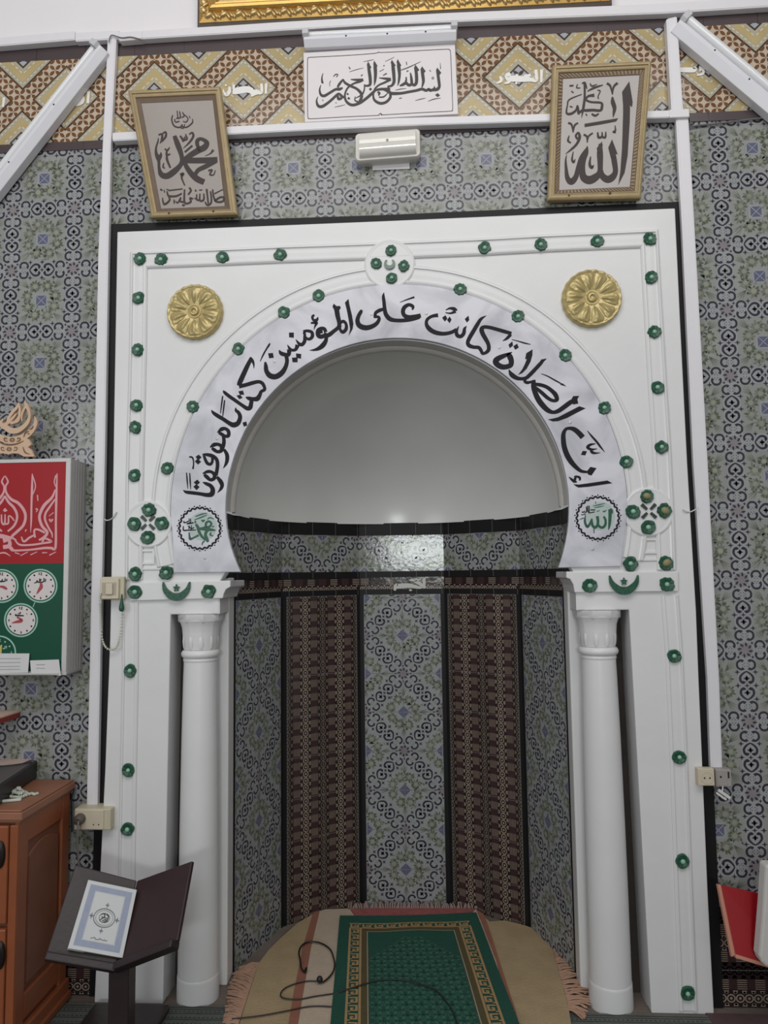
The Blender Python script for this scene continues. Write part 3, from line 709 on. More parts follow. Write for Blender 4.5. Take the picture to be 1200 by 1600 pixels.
# round medallions with wavy rings on both feet of the arch
def ring_wave(mb, cx, cy, r, n, f, wd, amp):
    pts = []
    for i in range(n*8+1):
        t = 2*PI*i/(n*8); rr_ = r+amp*math.cos(n*t); pts.append((cx+rr_*math.cos(t), cy+rr_*math.sin(t), wd))
    write(mb, [pts], [], f, .0009, k=1)
    write(mb, [], [disc(cx+(r+amp*2.9)*math.cos(2*PI*(i+.5)/n), cy+(r+amp*2.9)*math.sin(2*PI*(i+.5)/n), wd*.42, 7) for i in range(n)], f, .0009)
for side, (ox, oy), cx, cy, R in ((-1, (270, 780), 563, 607, 425), (1, (890, 760), 588, 660, 436)):
    f = crop(ox, oy, 13.333, mf)
    md = MB(); ring_wave(md, cx, cy, R, 26, f, 36, 15); mo = md.build('medallion', INK, arch, weld=False)
    wash = MB(); write(wash, [], [[(cx+x, cy+y) for x, y in disc(60, -40, 300, 20)]], f, .0003); wash.build('green_wash', GREEN_WASH, mo, weld=False)
    gl, bl = MB(), MB()
    if side < 0:
        write(gl, [[(480,520,50),(520,580,62),(540,650,62),(580,740,56),(650,820,50),(705,850,36)], [(890,648,26),(800,636,60),(700,630,64),(560,612,56)], [(540,620,40),(680,580,50),(692,500,48),(750,462,46),(802,500,46),(780,560,50),(700,602,50)],
          [(760,620,50),(700,680,60),(682,750,62),(710,830,70),(735,890,50)], [(340,690,24),(350,770,40),(365,828,52),(440,800,36),(540,750,44)], [(470,362,20),(600,315,30),(715,290,14)], [(450,432,16),(600,374,28),(715,328,12)],
          [(595,428,20),(630,455,46),(668,428,20)], [(718,420,18),(775,385,26),(852,412,16)], [(800,690,25),(780,740,36),(845,768,16)], [(665,868,30),(620,910,26),(613,958,16)], [(470,450,30),(470,500,40)], [(860,560,24),(820,580,30)]], [], f, .0009)
        write(bl, [[(235,450,20),(240,492,24),(340,450,22),(335,400,14)], [(370,400,16),(366,480,22),(290,515,20),(432,490,30)], [(222,560,18),(225,645,28),(320,645,26),(482,640,20)], [(330,575,20),(390,610,22),(445,590,22)], [(390,540,14),(385,645,22)], [(330,620,20),(350,570,18),(310,560,14)]], [], f, .0009)
    else:
        write(gl, [[(848,480,84),(842,600,70),(836,720,62),(825,830,46),(808,908,10)], [(720,640,46),(745,700,46),(745,790,52),(700,850,54),(640,850,52),(595,800,46)], [(575,620,62),(590,720,56),(580,810,56),(530,852,60),(480,820,52),(463,740,46),(465,665,14)],
          [(465,680,40),(420,780,46),(370,840,54),(330,780,52),(318,700,46),(330,605,16)], [(292,655,26),(205,692,8)], [(505,860,20),(508,972,18)], [(488,410,10),(600,385,22),(737,354,10)], [(508,446,10),(620,425,20),(717,404,8)], [(690,510,18),(720,526,26),(768,490,12)], [(560,525,12),(600,510,16),(627,504,8)], [(538,310,10),(540,360,14)]],
          [[(800,500),(860,452),(902,490),(902,575),(866,530)], [(692,640),(720,610),(775,700),(745,710)]], f, .0009)
        write(bl, [[(258,520,18),(275,542,22),(322,508,16)], [(345,420,20),(352,522,24),(298,562,16)], [(375,400,20),(382,532,24)], [(405,400,18),(410,510,22),(400,552,20),(522,530,20)], [(438,490,24),(535,490,22)], [(238,590,16),(342,586,18)]], [], f, .0009)
    gl.build('green_name', mat('green_letter_paint', (30, 84, 62), 0.4, var=0.1) if 'green_letter_paint' not in MATS else MATS['green_letter_paint'], mo, weld=False)
    bl.build('small_lettering', INK, mo, weld=False)
# screws in the marble
for u, v in ((891,660),(580,491),(666,490),(780,543),(429,565),(339,685),(320,872),(926,858)):
    mb = MB(); p = at(u, v, -.013); rows = [[(p.x+r*math.cos(2*PI*i/12), -.012-h, p.z+r*math.sin(2*PI*i/12)) for i in range(12)] for r, h in ((.0052, 0), (.0048, .0018), (.0025, .0026))]
    mb.grid(rows, 0, True, True); mb.face(rows[-1]); mb.build('screw_head', mat('pale_screw', (190, 188, 190), 0.3, metal=0.3, var=0) if 'pale_screw' not in MATS else MATS['pale_screw'], arch)
# reveal and rounded rim inside the arch (setting)
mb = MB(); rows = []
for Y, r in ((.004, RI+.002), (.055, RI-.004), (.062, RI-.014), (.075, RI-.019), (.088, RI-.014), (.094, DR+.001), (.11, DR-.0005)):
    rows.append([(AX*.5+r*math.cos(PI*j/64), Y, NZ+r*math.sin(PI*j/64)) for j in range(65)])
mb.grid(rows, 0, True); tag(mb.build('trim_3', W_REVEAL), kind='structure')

# ------------------------------------------------------------------ columns
def column(s, label):
    x, y = s*.7235+(.004 if s < 0 else -.001), .05
    t = thing('column', label, 'column', (x, y, 0), 'white engaged columns beside the niche')
    mb = MB(); mb.lathe([(.0735, 0), (.0740, .02), (.0732, .06), (.0728, .074), (.0724, .082), (.0708, .0845)], (x, y), 40); mb.build('base', W_PAINT, t)
    mb = MB(); mb.lathe([(.0710, .08), (.0706, .35), (.0690, .6), (.0655, .9), (.0615, 1.12), (.0602, 1.16), (.0602, 1.178)], (x, y), 40); mb.build('shaft', W_PAINT, t)
    cp = MB(); cp.lathe([(r, z-.027) for r, z in ((.0595, 1.20), (.0622, 1.204), (.0622, 1.210), (.0605, 1.214), (.0655, 1.218), (.0695, 1.225), (.0695, 1.233), (.0655, 1.240), (.0605, 1.244))], (x, y), 48)
    fl = lambda a, z: 1+.02*max(0, math.cos(10*a))**3*(1 if z < 1.325 else .3)
    zt0 = zl-.026; zs = lambda z: 1.218+(z-1.245)*(zt0-1.216)/(1.347-1.245)
    cp.lathe([(r, zs(z)) for r, z in ((.060, 1.245), (.0615, 1.255), (.064, 1.275), (.0655, 1.30), (.0675, 1.322), (.073, 1.338), (.078, 1.347))], (x, y), 80, mod=fl)
    # leaf lobes around the bell
    for k in range(10):
        a = 2*PI*k/10; rows = []
        for i in range(7):
            tt = i/6; z = 1.25+.055*tt; z = zs(z); r = .0622+.0035*math.sin(PI*tt)
            rows.append([(x+(r+.0020*math.cos(PI*o/2))*math.cos(a+o*.13*math.sin(PI*min(1, .25+tt*.75))), y+(r+.0020*math.cos(PI*o/2))*math.sin(a+o*.13*math.sin(PI*min(1, .25+tt*.75))), z) for o in (-1, -.5, 0, .5, 1)])
        cp.grid(rows, 0, True)
    oc = lambda a, z: 1/math.cos(((a+PI/8) % (PI/4))-PI/8)
    n = 8; ring = [[(x+r*math.cos(PI/8+k*PI/4), y+r*math.sin(PI/8+k*PI/4), z) for k in range(n)] for r, z in ((.078, zt0-.003), (.0815, zt0+.001), (.0825, zl-.0005))]
    cp.grid(ring, 0, False, True); cp.face(ring[0]); cp.face(ring[-1])
    cp.build('capital', W_PAINT, t)
column(-1, 'white column left of the niche, behind the dark wooden book stand')
column(1, 'white column right of the niche, clear of the book stand')

# ------------------------------------------------------------------ gold rosettes
def rosette(u, v, R, label, rot):
    p = at(u, v, 0); t = thing('gold_rosette', label, 'rosette', (p.x, 0, p.z), 'gold flower rosettes on the surround')
    mb = MB(); n = 120; rows = []
    def pt(r, th, h): return (p.x+r*math.cos(th), -h, p.z+r*math.sin(th))
    for k, h in ((1.0, 0), (1.0, .012), (.985, .018), (.95, .022), (.90, .021), (.88, .018)):
        rows.append([pt(R*k*(1+.022*abs(math.cos(11*th))-.01) if k > .9 else R*k, th, h*(1 if k < .9 else 1-.10*(1-abs(math.cos(11*th))))) for th in [2*PI*i/n for i in range(n)]])
    mb.grid(rows, 0, True, True); mb.face(rows[-1]); mb.build('rim', GOLD_ROS, t)
    mb = MB(); rows = []; NP = 10
    for j in range(15):
        q = .22+.70*j/14; row = []
        for i in range(n):
            th = 2*PI*i/n+rot; c = abs(math.cos(NP*th/2)); edge = .94-.10*(1-c)**3 if j == 14 else 1
            h = .014+.010*(q-.2)+.009*math.sin(PI*min(1, (q-.22)/.66))*(c**.5) - .007*(1-c)**4 + .0022*math.cos(NP*th*2)*(q > .3)*(q < .8)
            if j == 14: h -= .008
            row.append(pt(R*q*(1 if j < 12 else (1-.09*(1-c)**2*(j-11)/3)), th-rot, h))
        rows.append(row)
    mb.grid(rows, 0, True, True); mb.build('petals', GOLD_ROS, t)
    mb = MB(); rows = [[pt(R*q, 2*PI*i/40, h) for i in range(40)] for q, h in ((.28, .014), (.25, .021), (.21, .021), (.185, .0165), (.17, .019), (.14, .0265), (.10, .0275), (.07, .025), (.055, .021))]
    mb.grid(rows, 0, True, True); mb.face(rows[-1]); mb.build('center_boss', GOLD_ROS, t)
rosette(306, 489, .105, 'gold painted flower rosette in the upper left corner of the surround', .3)
rosette(923.5, 468, .107, 'gold painted flower rosette in the upper right corner of the surround', .1)

# ================================================================== ducts and lamps on the wall
def duct(name, label, top, bot, yf, group='white cable ducts on the wall', cover=True):
    """box run: pixel outlines of the front face's two long edges, front at depth yf, back on the wall"""
    f = [at(u, v, yf) for u, v in top+list(reversed(bot))]
    t = thing(name, label, 'cable duct', (f[0].x, YW, f[0].z), group)
    mb = MB(); mb.prism(f, [(p.x, YW-.0045, p.z) for p in f]); mb.build('trunk', W_PLASTIC, t, bevel=.0025)
    n = len(top); mb = MB()
    def mix(a, b, s): return (a[0]+(b[0]-a[0])*s, a[1]+(b[1]-a[1])*s)
    g_ = [at(*mix(a, b, .1), yf) for a, b in zip(top, bot)]+[at(*mix(a, b, .9), yf) for a, b in reversed(list(zip(top, bot)))]
    mb.prism([(p.x, p.y-.0015, p.z) for p in g_], [tuple(p) for p in g_]); mb.build('cover', W_PLASTIC, t, bevel=.0008)
    return t
duct('cable_duct', 'horizontal white cable duct under the gold picture frame, running to the right edge', [(222,48),(575,24),(1040,5),(1230,-9)], [(222,61),(575,39.5),(1040,21),(1230,9)], .012)
duct('cable_duct', 'short white duct piece left of the vertical duct, just below the white wall', [(118,51),(186,47)], [(118,65),(186,61)], .014)
duct('cable_duct', 'slightly sagging white duct at the upper left edge with a dark gap under it', [(-30,61),(117,48)], [(-30,74.5),(117,62.5)], .010)
duct('cable_duct', 'short white duct joint right of the top of the left vertical duct', [(186,50),(222,48)], [(186,64),(222,61)], .010)
duct('cable_duct', 'horizontal white cable duct below the ochre tile frieze, carrying the emergency light', [(176,207),(400,195),(620,184),(1046,172)], [(176,220.5),(400,208),(620,197),(1046,184)], .008)
def vduct(label, left, right, yf):
    f = [at(u, v, yf) for u, v in left+list(reversed(right))]
    t = thing('cable_duct', label, 'cable duct', (f[0].x, YW, f[-1].z), 'white cable ducts on the wall')
    mb = MB(); mb.prism(f, [(p.x, YW-.007, p.z) for p in f]); mb.build('trunk', W_PLASTIC, t, bevel=.003)
    mb = MB(); m_ = lambda a, b, s: (a[0]+(b[0]-a[0])*s, a[1]+(b[1]-a[1])*s)
    g_ = [at(*m_(a, b, .12), yf) for a, b in zip(left, right)]+[at(*m_(a, b, .88), yf) for a, b in reversed(list(zip(left, right)))]
    mb.prism([(p.x, p.y-.0015, p.z) for p in g_], [tuple(p) for p in g_]); mb.build('cover', W_PLASTIC, t, bevel=.0008)
vduct('long vertical white cable duct left of the surround, ending above the cream socket block', [(168,57),(160,228),(153,400),(147,720),(142,930),(135,1262)], [(182,57),(173,228),(169,400),(163.5,720),(158.5,930),(152,1262)], .016)
vduct('upper vertical white duct right of the framed calligraphy, beside the right fluorescent lamp', [(1041,30),(1049,172)], [(1058,26),(1068,172)], .006)
vduct('long vertical white cable duct right of the surround, ending above the two small sockets', [(1056,184),(1066,360),(1083.5,720),(1105.5,1060),(1110.5,1200)], [(1076,184),(1086,360),(1106,720),(1124,1060),(1129,1200)], .016)
mb = MB(); mb.box((at(1046,178,.006).x, .003, at(1060,184,.006).z), (at(1077,178,.006).x, YW-.008, at(1060,171,.006).z)); tag(mb.build('duct_joint', W_PLASTIC, bevel=.003), 'small white plastic joint box where the frieze duct meets the right vertical duct', 'joint box')

TUBE = mat('fluorescent_tube_glass', (226, 226, 228), 0.15, var=0.01, coat=0.6)
HOUSE = mat('lamp_housing_white', (222, 221, 226), 0.3, var=0.015)
CAPM = mat('lamp_end_cap', (196, 196, 198), 0.4, var=0.02)
HOLE = mat('dark_hole', (30, 28, 28), 0.8, var=0)
def batten(label, a, b, w, side, caps=(True, True)):
    """fluorescent batten from wall point a to b (x, z); side: +1 puts the tube on the upper side"""
    ax, az = a; bx, bz = b; L = math.hypot(bx-ax, bz-az); ux, uz = (bx-ax)/L, (bz-az)/L; nx, nz = -uz*side, ux*side
    t = thing('fluorescent_lamp', label, 'fluorescent lamp', (ax, YW, az), 'unlit fluorescent tube lamps')
    q = lambda s, o, y: (ax+ux*s+nx*o, y, az+uz*s+nz*o)
    mb = MB(); pf = [(-.5, YW-.009), (-.5, YW-.045), (-.16, YW-.062), (.02, YW-.062), (.06, YW-.035), (.30, YW-.03), (.30, YW-.009)]
    mb.prism([q(0, o*w, y) for o, y in pf], [q(L, o*w, y) for o, y in pf]); mb.build('housing', HOUSE, t, bevel=.002)
    mb = MB(); r = w*.20
    mb.tube([q(.012, .27*w, YW-.030-r), q(L*.5, .27*w, YW-.030-r), q(L-.012, .27*w, YW-.030-r)], r, 20); mb.build('tube', TUBE, t)
    for s0, s1 in ((-.004, .02), (L-.02, L+.004)):
        mb = MB(); pf2 = [(-.02, YW-.009), (-.02, YW-.062), (.1, YW-.074), (.42, YW-.074), (.5, YW-.06), (.5, YW-.009)]
        mb.prism([q(s0, o*w, y) for o, y in pf2], [q(s1, o*w, y) for o, y in pf2]); mb.build('end_cap', CAPM, t, bevel=.002)
    for s in (.28, .55, .8):
        mb = MB(); c = q(L*s, -.07*w, YW-.063); mb.face([(c[0]+.0035*math.cos(k*PI/4), c[1], c[2]+.0035*math.sin(k*PI/4)) for k in range(8)]); mb.build('screw_hole', HOLE, t)
pz = lambda u, v: (lambda p: (p.x, p.z))(at(u, v, -.005))
def ext(a, b, l): d = math.hypot(b[0]-a[0], b[1]-a[1]); return (a[0]+(b[0]-a[0])*l/d, a[1]+(b[1]-a[1])*l/d)
a0 = pz(157, 73); batten('diagonal unlit fluorescent lamp on the left, sloping down to the left edge', a0, ext(a0, pz(0, 274), 1.05), .074, -1)
a0 = pz(1062, 34); batten('diagonal unlit fluorescent lamp on the right, sloping down to the right edge', a0, ext(a0, pz(1200, 150), .62), .092, 1)
batten('horizontal unlit fluorescent lamp directly above the white calligraphy plaque', pz(475, 61), pz(713, 49), .066, 1)

# emergency light
p0, p1 = at(554.5, 257, -.02), at(656.5, 203, -.02); ex, ez = (p0.x+p1.x)/2, (p0.z+p1.z)/2+.020; ew, eh = (p1.x-p0.x)/2, (p1.z-p0.z)/2*.9
t = thing('emergency_light', 'glossy white emergency light box fixed below the frieze duct', 'emergency light', (ex, YW, ez))
LAMPB = mat('emergency_housing', (214, 210, 202), 0.35, var=0.01); LAMPD = mat('emergency_diffuser', (228, 224, 216), 0.12, var=0.01, coat=0.8)
def rrect(w_, h_, r, n=6):
    return [(sx*(w_-r)+r*math.cos(a0+PI/2*k/n), sz*(h_-r)+r*math.sin(a0+PI/2*k/n)) for sx, sz, a0 in ((1, 1, 0), (-1, 1, PI/2), (-1, -1, PI), (1, -1, 3*PI/2)) for k in range(n+1)]
tilt = -.036
def erow(w_, h_, r, y): return [(ex+a-b*tilt*0, y, ez+b-a*tilt) for a, b in rrect(w_, h_, r)]
mb = MB(); rows = [erow(ew*.96, eh*.96, .014, YW-.001), erow(ew*.98, eh*.98, .014, YW-.02), erow(ew, eh, .016, .018), erow(ew, eh, .016, .002), erow(ew*.975, eh*.95, .016, -.003)]
mb.grid(rows, 0, True, True); mb.face(rows[-1]); mb.build('housing', LAMPB, t)
mb = MB(); rows = []
prof = [(.90, -.003), (.9, -.014), (.72, -.026), (.45, -.0315), (.2, -.033), (.0, -.0335), (-.12, -.033), (-.16, -.0305), (-.2, -.034), (-.5, -.031), (-.78, -.022), (-.9, -.008), (-.9, -.003)]
for h_, y in prof: rows.append([(ex+ew*.88*s, y if abs(s) < .99 else -.003, ez+eh*h_*.9-ew*.88*s*tilt) for s in (-1, -.97, -.8, -.4, 0, .4, .8, .97, 1)])
mb.grid(rows, 0, True); mb.build('diffuser', LAMPD, t)
mb = MB(); mb.box((ex-.004, -.0365, ez-.004), (ex+.004, -.031, ez+.004)); mb.build('test_led', mat('dim_led', (150, 142, 136), 0.3, var=0), t, bevel=.001)
mb = MB(); a, b = at(582, 266, YW-.004), at(640, 260, YW-.004); mb.box((a.x, YW-.004, a.z), (b.x, YW-.0025, ez-eh*.9)); tag(mb.build('paper_strip', W_WALL), 'white paper strip peeking out below the emergency light', 'paper')

# ------------------------------------------------------------------ calligraphy plaque over the niche
YP = YW-.028
t = thing('calligraphy_plaque', 'white rectangular plaque with black flowing calligraphy and a thin black border line', 'plaque', (at(594,130,YP).x, YW, at(594,190,YP).z))
mb = MB(); f = [at(u, v, YP) for u, v in ((474,82),(711,68),(716,178),(476,191))]
mb.prism(f, [(p.x, YW-.0045, p.z) for p in f]); mb.build('panel', mat('plaque_white', (226, 219, 220), 0.45, var=0.02, scale=6), t, bevel=.002)
pf = lambda u, v, h: (lambda p: (p.x, YP-h, p.z))(at(u, v, YP))
L_, R_ = crop(470, 70, 9.23, pf), crop(590, 70, 9.23, pf)
mb = MB(); PINK_INK = mat('plaque_ink', (56, 52, 54), 0.5, var=0.05)
write(mb, [[(322,412,8),(305,470,18),(310,540,30),(328,545,18)], [(290,580,8),(272,650,24),(290,720,36),(340,737,40),(420,692,36),(500,645,36),(560,640,42),(605,620,18)], [(530,615,26),(555,570,36),(600,512,26),(617,494,8)],
  [(612,505,24),(640,550,36),(720,596,36),(800,632,36),(862,690,42),(880,750,36),(850,812,40)], [(898,502,40),(850,530,36),(760,562,26),(680,620,26),(640,700,26),(640,780,32),(680,842,38),(750,870,40),(850,840,40),(950,770,40),(1040,690,40),(1090,652,32),(1200,640,36),(1290,640,38)],
  [(720,500,10),(800,507,32),(900,503,30)], [(972,270,36),(985,370,46),(1000,480,46),(1000,570,40),(960,592,30),(912,590,22)], [(920,572,20),(915,650,20),(880,720,25),(788,772,8)], [(1060,260,24),(1072,320,48),(1077,420,46),(1070,520,34),(1058,590,6)],
  [(247,748,6),(228,810,24),(250,880,40),(310,890,42),(400,832,36),(480,762,36),(545,706,30),(600,752,42),(635,748,18)], [(530,722,30),(545,780,42),(595,772,26)], [(788,745,8),(780,800,18),(840,822,22),(862,758,14)]],
  [[(970,240),(1018,330),(990,350),(955,300)], [(1058,228),(1108,308),(1080,325),(1045,280)], [(1005,618),(1028,640),(1002,664),(982,640)], [(670,693),(694,712),(680,728),(658,712)], [(690,753),(715,776),(692,794),(670,772)]], L_, .0008)
write(mb, [[(192,496,36),(120,490,34),(20,478,10)], [(190,500,36),(100,546,30),(20,582,26),(-40,640,26),(-62,720,26),(-50,790,34),(0,832,40),(60,846,40),(130,822,38),(182,762,38),(188,705,40),(235,704,46),(340,700,40),(450,680,38),(560,660,38),(640,640,40),(700,660,40),(740,640,36),(760,660,40),(810,640,36),(822,598,10)],
  [(0,648,34),(80,640,38),(150,670,46),(192,702,44)], [(0,680,30),(28,700,30),(12,732,20)], [(18,755,18),(90,750,20),(152,690,10)], [(213,255,34),(225,340,50),(235,450,46),(235,540,44),(200,592,34),(148,600,22)], [(155,590,24),(150,645,30)], [(292,245,26),(305,320,50),(315,430,40),(305,530,30),(288,592,6)],
  [(318,592,18),(370,572,40),(410,530,26),(412,466,20)], [(330,590,20),(400,560,30),(405,510,20)], [(405,545,40),(450,582,40),(490,562,40),(486,480,36),(473,405,16)], [(490,562,40),(530,582,40),(560,540,46),(560,430,46),(545,320,42)], [(638,345,40),(650,430,46),(660,530,40),(638,615,16)],
  [(800,652,40),(860,642,46),(890,600,40),(880,500,42),(863,372,40)]],
  [[(543,286),(602,365),(572,387),(528,340)], [(640,312),(692,382),(665,412),(623,350)], [(860,332),(918,405),(895,432),(843,365)], [(205,218),(260,300),(235,322),(188,262)], [(290,208),(340,298),(318,322),(273,252)], [(865,698),(900,730),(865,755),(830,725)]], R_, .0008)
mb.build('lettering', PINK_INK, t, weld=False)
mb = MB()
write(mb, [[(905,246,6),(1000,225,10),(1052,214,5)], [(700,392,6),(800,360,10),(902,334,5)], [(695,318,14),(712,352,18)], [(468,462,8),(500,430,18),(537,430,12),(512,466,14)], [(432,518,8),(415,560,10),(420,605,6)], [(488,900,5),(560,885,10),(642,864,5)], [(868,452,18),(892,430,14)], [(315,788,10),(320,812,12)], [(500,838,10),(517,838,12)]], [], L_, .0006)
write(mb, [[(338,366,12),(450,325,16),(622,244,6)], [(903,262,6),(908,348,14)], [(108,242,6),(200,200,8),(242,178,4)], [(543,806,6),(620,785,12),(692,769,5)], [(728,816,6),(810,785,14),(912,769,5)], [(258,656,6),(330,640,12),(412,631,5)], [(413,246,14),(421,292,12)], [(83,306,14),(101,298,14)], [(750,366,12),(767,386,12)], [(78,442,12),(132,414,20)], [(308,776,10),(347,767,14)], [(418,386,20),(447,374,12)], [(28,386,8),(92,354,8)],
  [(812,480,8),(797,496,8),(782,482,8),(797,466,8),(812,480,8)]], [], R_, .0006)
mb.build('vowel_marks', INK_SOFT, t, weld=False)
mb = MB()
bl_ = [(1120,100,9),(1060,125,9),(600,158,9),(160,180,9),(112,190,9),(98,225,9),(97,600,9),(100,1010,9),(112,1052,9),(150,1068,9),(600,1042,9),(1090,1020,9),(1125,1008,9),(1148,988,9),(1170,1008,9)]
write(mb, [bl_], [], L_, .0006, k=3)
write(mb, [[(12,100,9),(60,112,9),(500,90,9),(980,65,9),(1030,75,9),(1052,115,9),(1068,500,9),(1083,900,9),(1075,940,9),(1050,958,9),(700,975,9),(100,1010,9),(62,1008,9),(40,988,9)]], [], R_, .0006, k=3)
mb.build('border_line', PINK_INK, t, weld=False)

# ------------------------------------------------------------------ framed calligraphies leaning on the top of the surround
FRM = mat('pale_gold_frame', (166, 146, 108), 0.42, metal=0.08, var=0.1, scale=40); FRM2 = mat('pale_gold_frame_edge', (182, 164, 120), 0.4, metal=0.25, var=0.1)
FIN = mat('brown_rope_inlay', (108, 88, 72), 0.6, var=0.1); FIN2 = mat('tan_rope_inlay', (150, 128, 100), 0.6, var=0.1)
PAPER = mat('greyish_paper', (158, 148, 141), 0.5, var=0.02, coat=0.15); PAPER2 = mat('light_grey_paper', (180, 172, 168), 0.5, var=0.02, coat=0.15)
BRN_INK = mat('dark_brown_ink', (58, 46, 46), 0.6, var=0.05)
def framed(label, O, I, yt, yb, paper, strokes, polys, f_crop, rope):
    o3 = [at(*O[0], yt), at(*O[1], yt), at(*O[2], yb), at(*O[3], yb)]
    n = (o3[1]-o3[0]).cross(o3[3]-o3[0]).normalized()
    if n.y > 0: n = -n
    P = o3[3]; on = lambda u, v, h: (lambda p: tuple(p+n*h))(onp(u, v, P, n))
    t = thing('framed_calligraphy', label, 'framed picture', tuple((o3[2]+o3[3])/2), 'framed calligraphies on top of the surround')
    mx = lambda s: [(a[0]+(b[0]-a[0])*s, a[1]+(b[1]-a[1])*s) for a, b in zip(O, I)]
    def ring(spec, name, m):
        mb = MB(); rows = [[on(u, v, h) for u, v in mx(s)] for s, h in spec]; mb.grid(rows, 0, False, True); return mb.build(name, m, t)
    ring([(.62, -.012), (0, -.012), (0, .010), (.08, .014), (.2, .0165), (.3, .0165), (.36, .012), (.44, .012), (.5, .0135), (.58, .012), (.62, .006), (.62, -.012)], 'moulding', FRM)
    mb = MB(); rows = [[on(u, v, h) for u, v in mx(s)] for s, h in ((.62, .007), (1.0, .0035))]; mb.grid(rows, 0, False, True)
    if rope:
        for k in range(4):
            a0, a1 = mx(.66)[k], mx(.66)[(k+1) % 4]; b0, b1 = mx(.96)[k], mx(.96)[(k+1) % 4]
            N = 34 if k % 2 else 22
            for i in range(N):
                s0, s1 = i/N, (i+.5)/N; sl = .8/N; L2 = lambda p, q, s: (p[0]+(q[0]-p[0])*s, p[1]+(q[1]-p[1])*s)
                mb.face([on(*L2(a0, a1, s0), .0085), on(*L2(a0, a1, s1), .0085), on(*L2(b0, b1, min(1, s1+sl)), .0060), on(*L2(b0, b1, min(1, s0+sl)), .0060)], 1)
    mb.build('inlay', [FIN, FIN2], t)
    mb = MB(); mb.face([on(u, v, .0035) for u, v in mx(1.02)]); mb.face([on(u, v, -.010) for u, v in mx(.5)]); pic = mb.build('picture', paper, t)
    mb = MB(); write(mb, strokes, polys, crop(*f_crop, lambda u, v, h: on(u, v, .0036+h)), .0005); mb.build('lettering', BRN_INK, pic, weld=False)
    return o3
L1 = framed('framed brown calligraphy leaning to the left, at the top left corner of the surround', [(202,144),(345,138),(372,337),(238,342)], [(221,162),(333,157),(352,323),(252,327)], -.03, .012, PAPER,
 [[(405,530,52),(450,650,72),(490,760,62),(505,850,56),(480,920,60),(400,1000,80),(310,1058,80),(235,1040,70),(205,960,40),(200,870,40),(190,820,60),(165,760,40),(165,680,25),(190,600,20),(192,555,8)], [(200,830,60),(225,785,40),(227,745,8)],
  [(970,845,74),(850,852,78),(700,855,76),(550,855,74),(520,862,60)], [(950,862,56),(820,930,62),(720,980,56),(680,1035,50)], [(530,860,50),(560,930,60),(620,1020,72),(700,1095,82),(795,1140,76)],
  [(540,840,60),(620,782,72),(720,722,80),(800,682,80),(830,620,62),(760,572,44),(710,590,52),(706,650,50),(748,745,36)], [(478,530,24),(510,572,30),(522,602,24),(545,540,20)], [(515,590,26),(570,572,26),(550,508,16)],
  [(600,512,20),(640,490,26),(652,540,30),(600,620,26),(518,697,6)], [(540,747,26),(642,658,26)], [(196,520,20),(240,510,26),(240,580,30),(213,632,8)], [(250,502,20),(290,480,22),(290,540,30),(238,612,14)],
  [(278,700,20),(310,722,26),(342,683,14)], [(310,712,20),(302,780,30),(352,770,18)], [(305,790,26),(310,850,32),(352,952,24)], [(266,888,14),(255,940,22),(282,955,14)], [(915,715,36),(880,762,18),(808,797,6)],
  [(850,990,26),(900,980,20),(870,1040,22),(920,1042,16),(942,985,12)], [(480,1042,30),(520,1030,36),(500,1080,26),(542,1185,16)],
  [(440,200,12),(450,292,16)], [(472,208,14),(482,290,18),(428,302,14)], [(510,220,14),(532,270,16),(498,292,14)], [(383,258,12),(370,320,18),(400,398,20),(470,420,18),(512,380,14)], [(500,402,16),(560,420,18),(640,360,18),(640,308,10)],
  [(408,310,14),(420,350,16),(472,340,14)], [(530,250,14),(582,300,14),(560,350,14),(518,340,12)], [(600,268,10),(612,302,10)], [(480,420,14),(520,430,16),(542,378,10)],
  [(930,1390,26),(1000,1342,26),(1052,1340,26),(1042,1390,26),(960,1397,26),(920,1330,24),(908,1235,18)], [(880,1260,20),(890,1400,24),(840,1442,26),(805,1398,16)], [(828,1230,26),(850,1422,20)], [(790,1290,18),(790,1370,24),(740,1382,24),(740,1290,16)],
  [(740,1372,22),(700,1370,22),(698,1298,14)], [(700,1370,18),(668,1348,14)], [(650,1360,22),(610,1350,24),(620,1400,24),(540,1410,26),(538,1235,20)], [(540,1402,24),(480,1390,22),(490,1340,16),(450,1410,20),(418,1390,12)], [(600,1212,26),(622,1250,24),(585,1305,20)],
  [(502,1288,20),(430,1322,24),(330,1320,26),(308,1258,16)], [(328,1250,16),(512,1228,14)], [(330,1322,22),(340,1380,24),(270,1430,26),(248,1345,12)], [(220,1232,26),(248,1248,14)], [(508,1440,28),(542,1446,20)], [(1040,1236,10),(930,1292,16)], [(270,1240,12),(275,1275,12)], [(300,1235,12),(330,1240,12)], [(400,1370,16),(402,1420,16)], [(680,1240,20),(690,1262,20)], [(730,1245,12),(770,1242,12)]],
 [], (225, 150, 8.421), False)
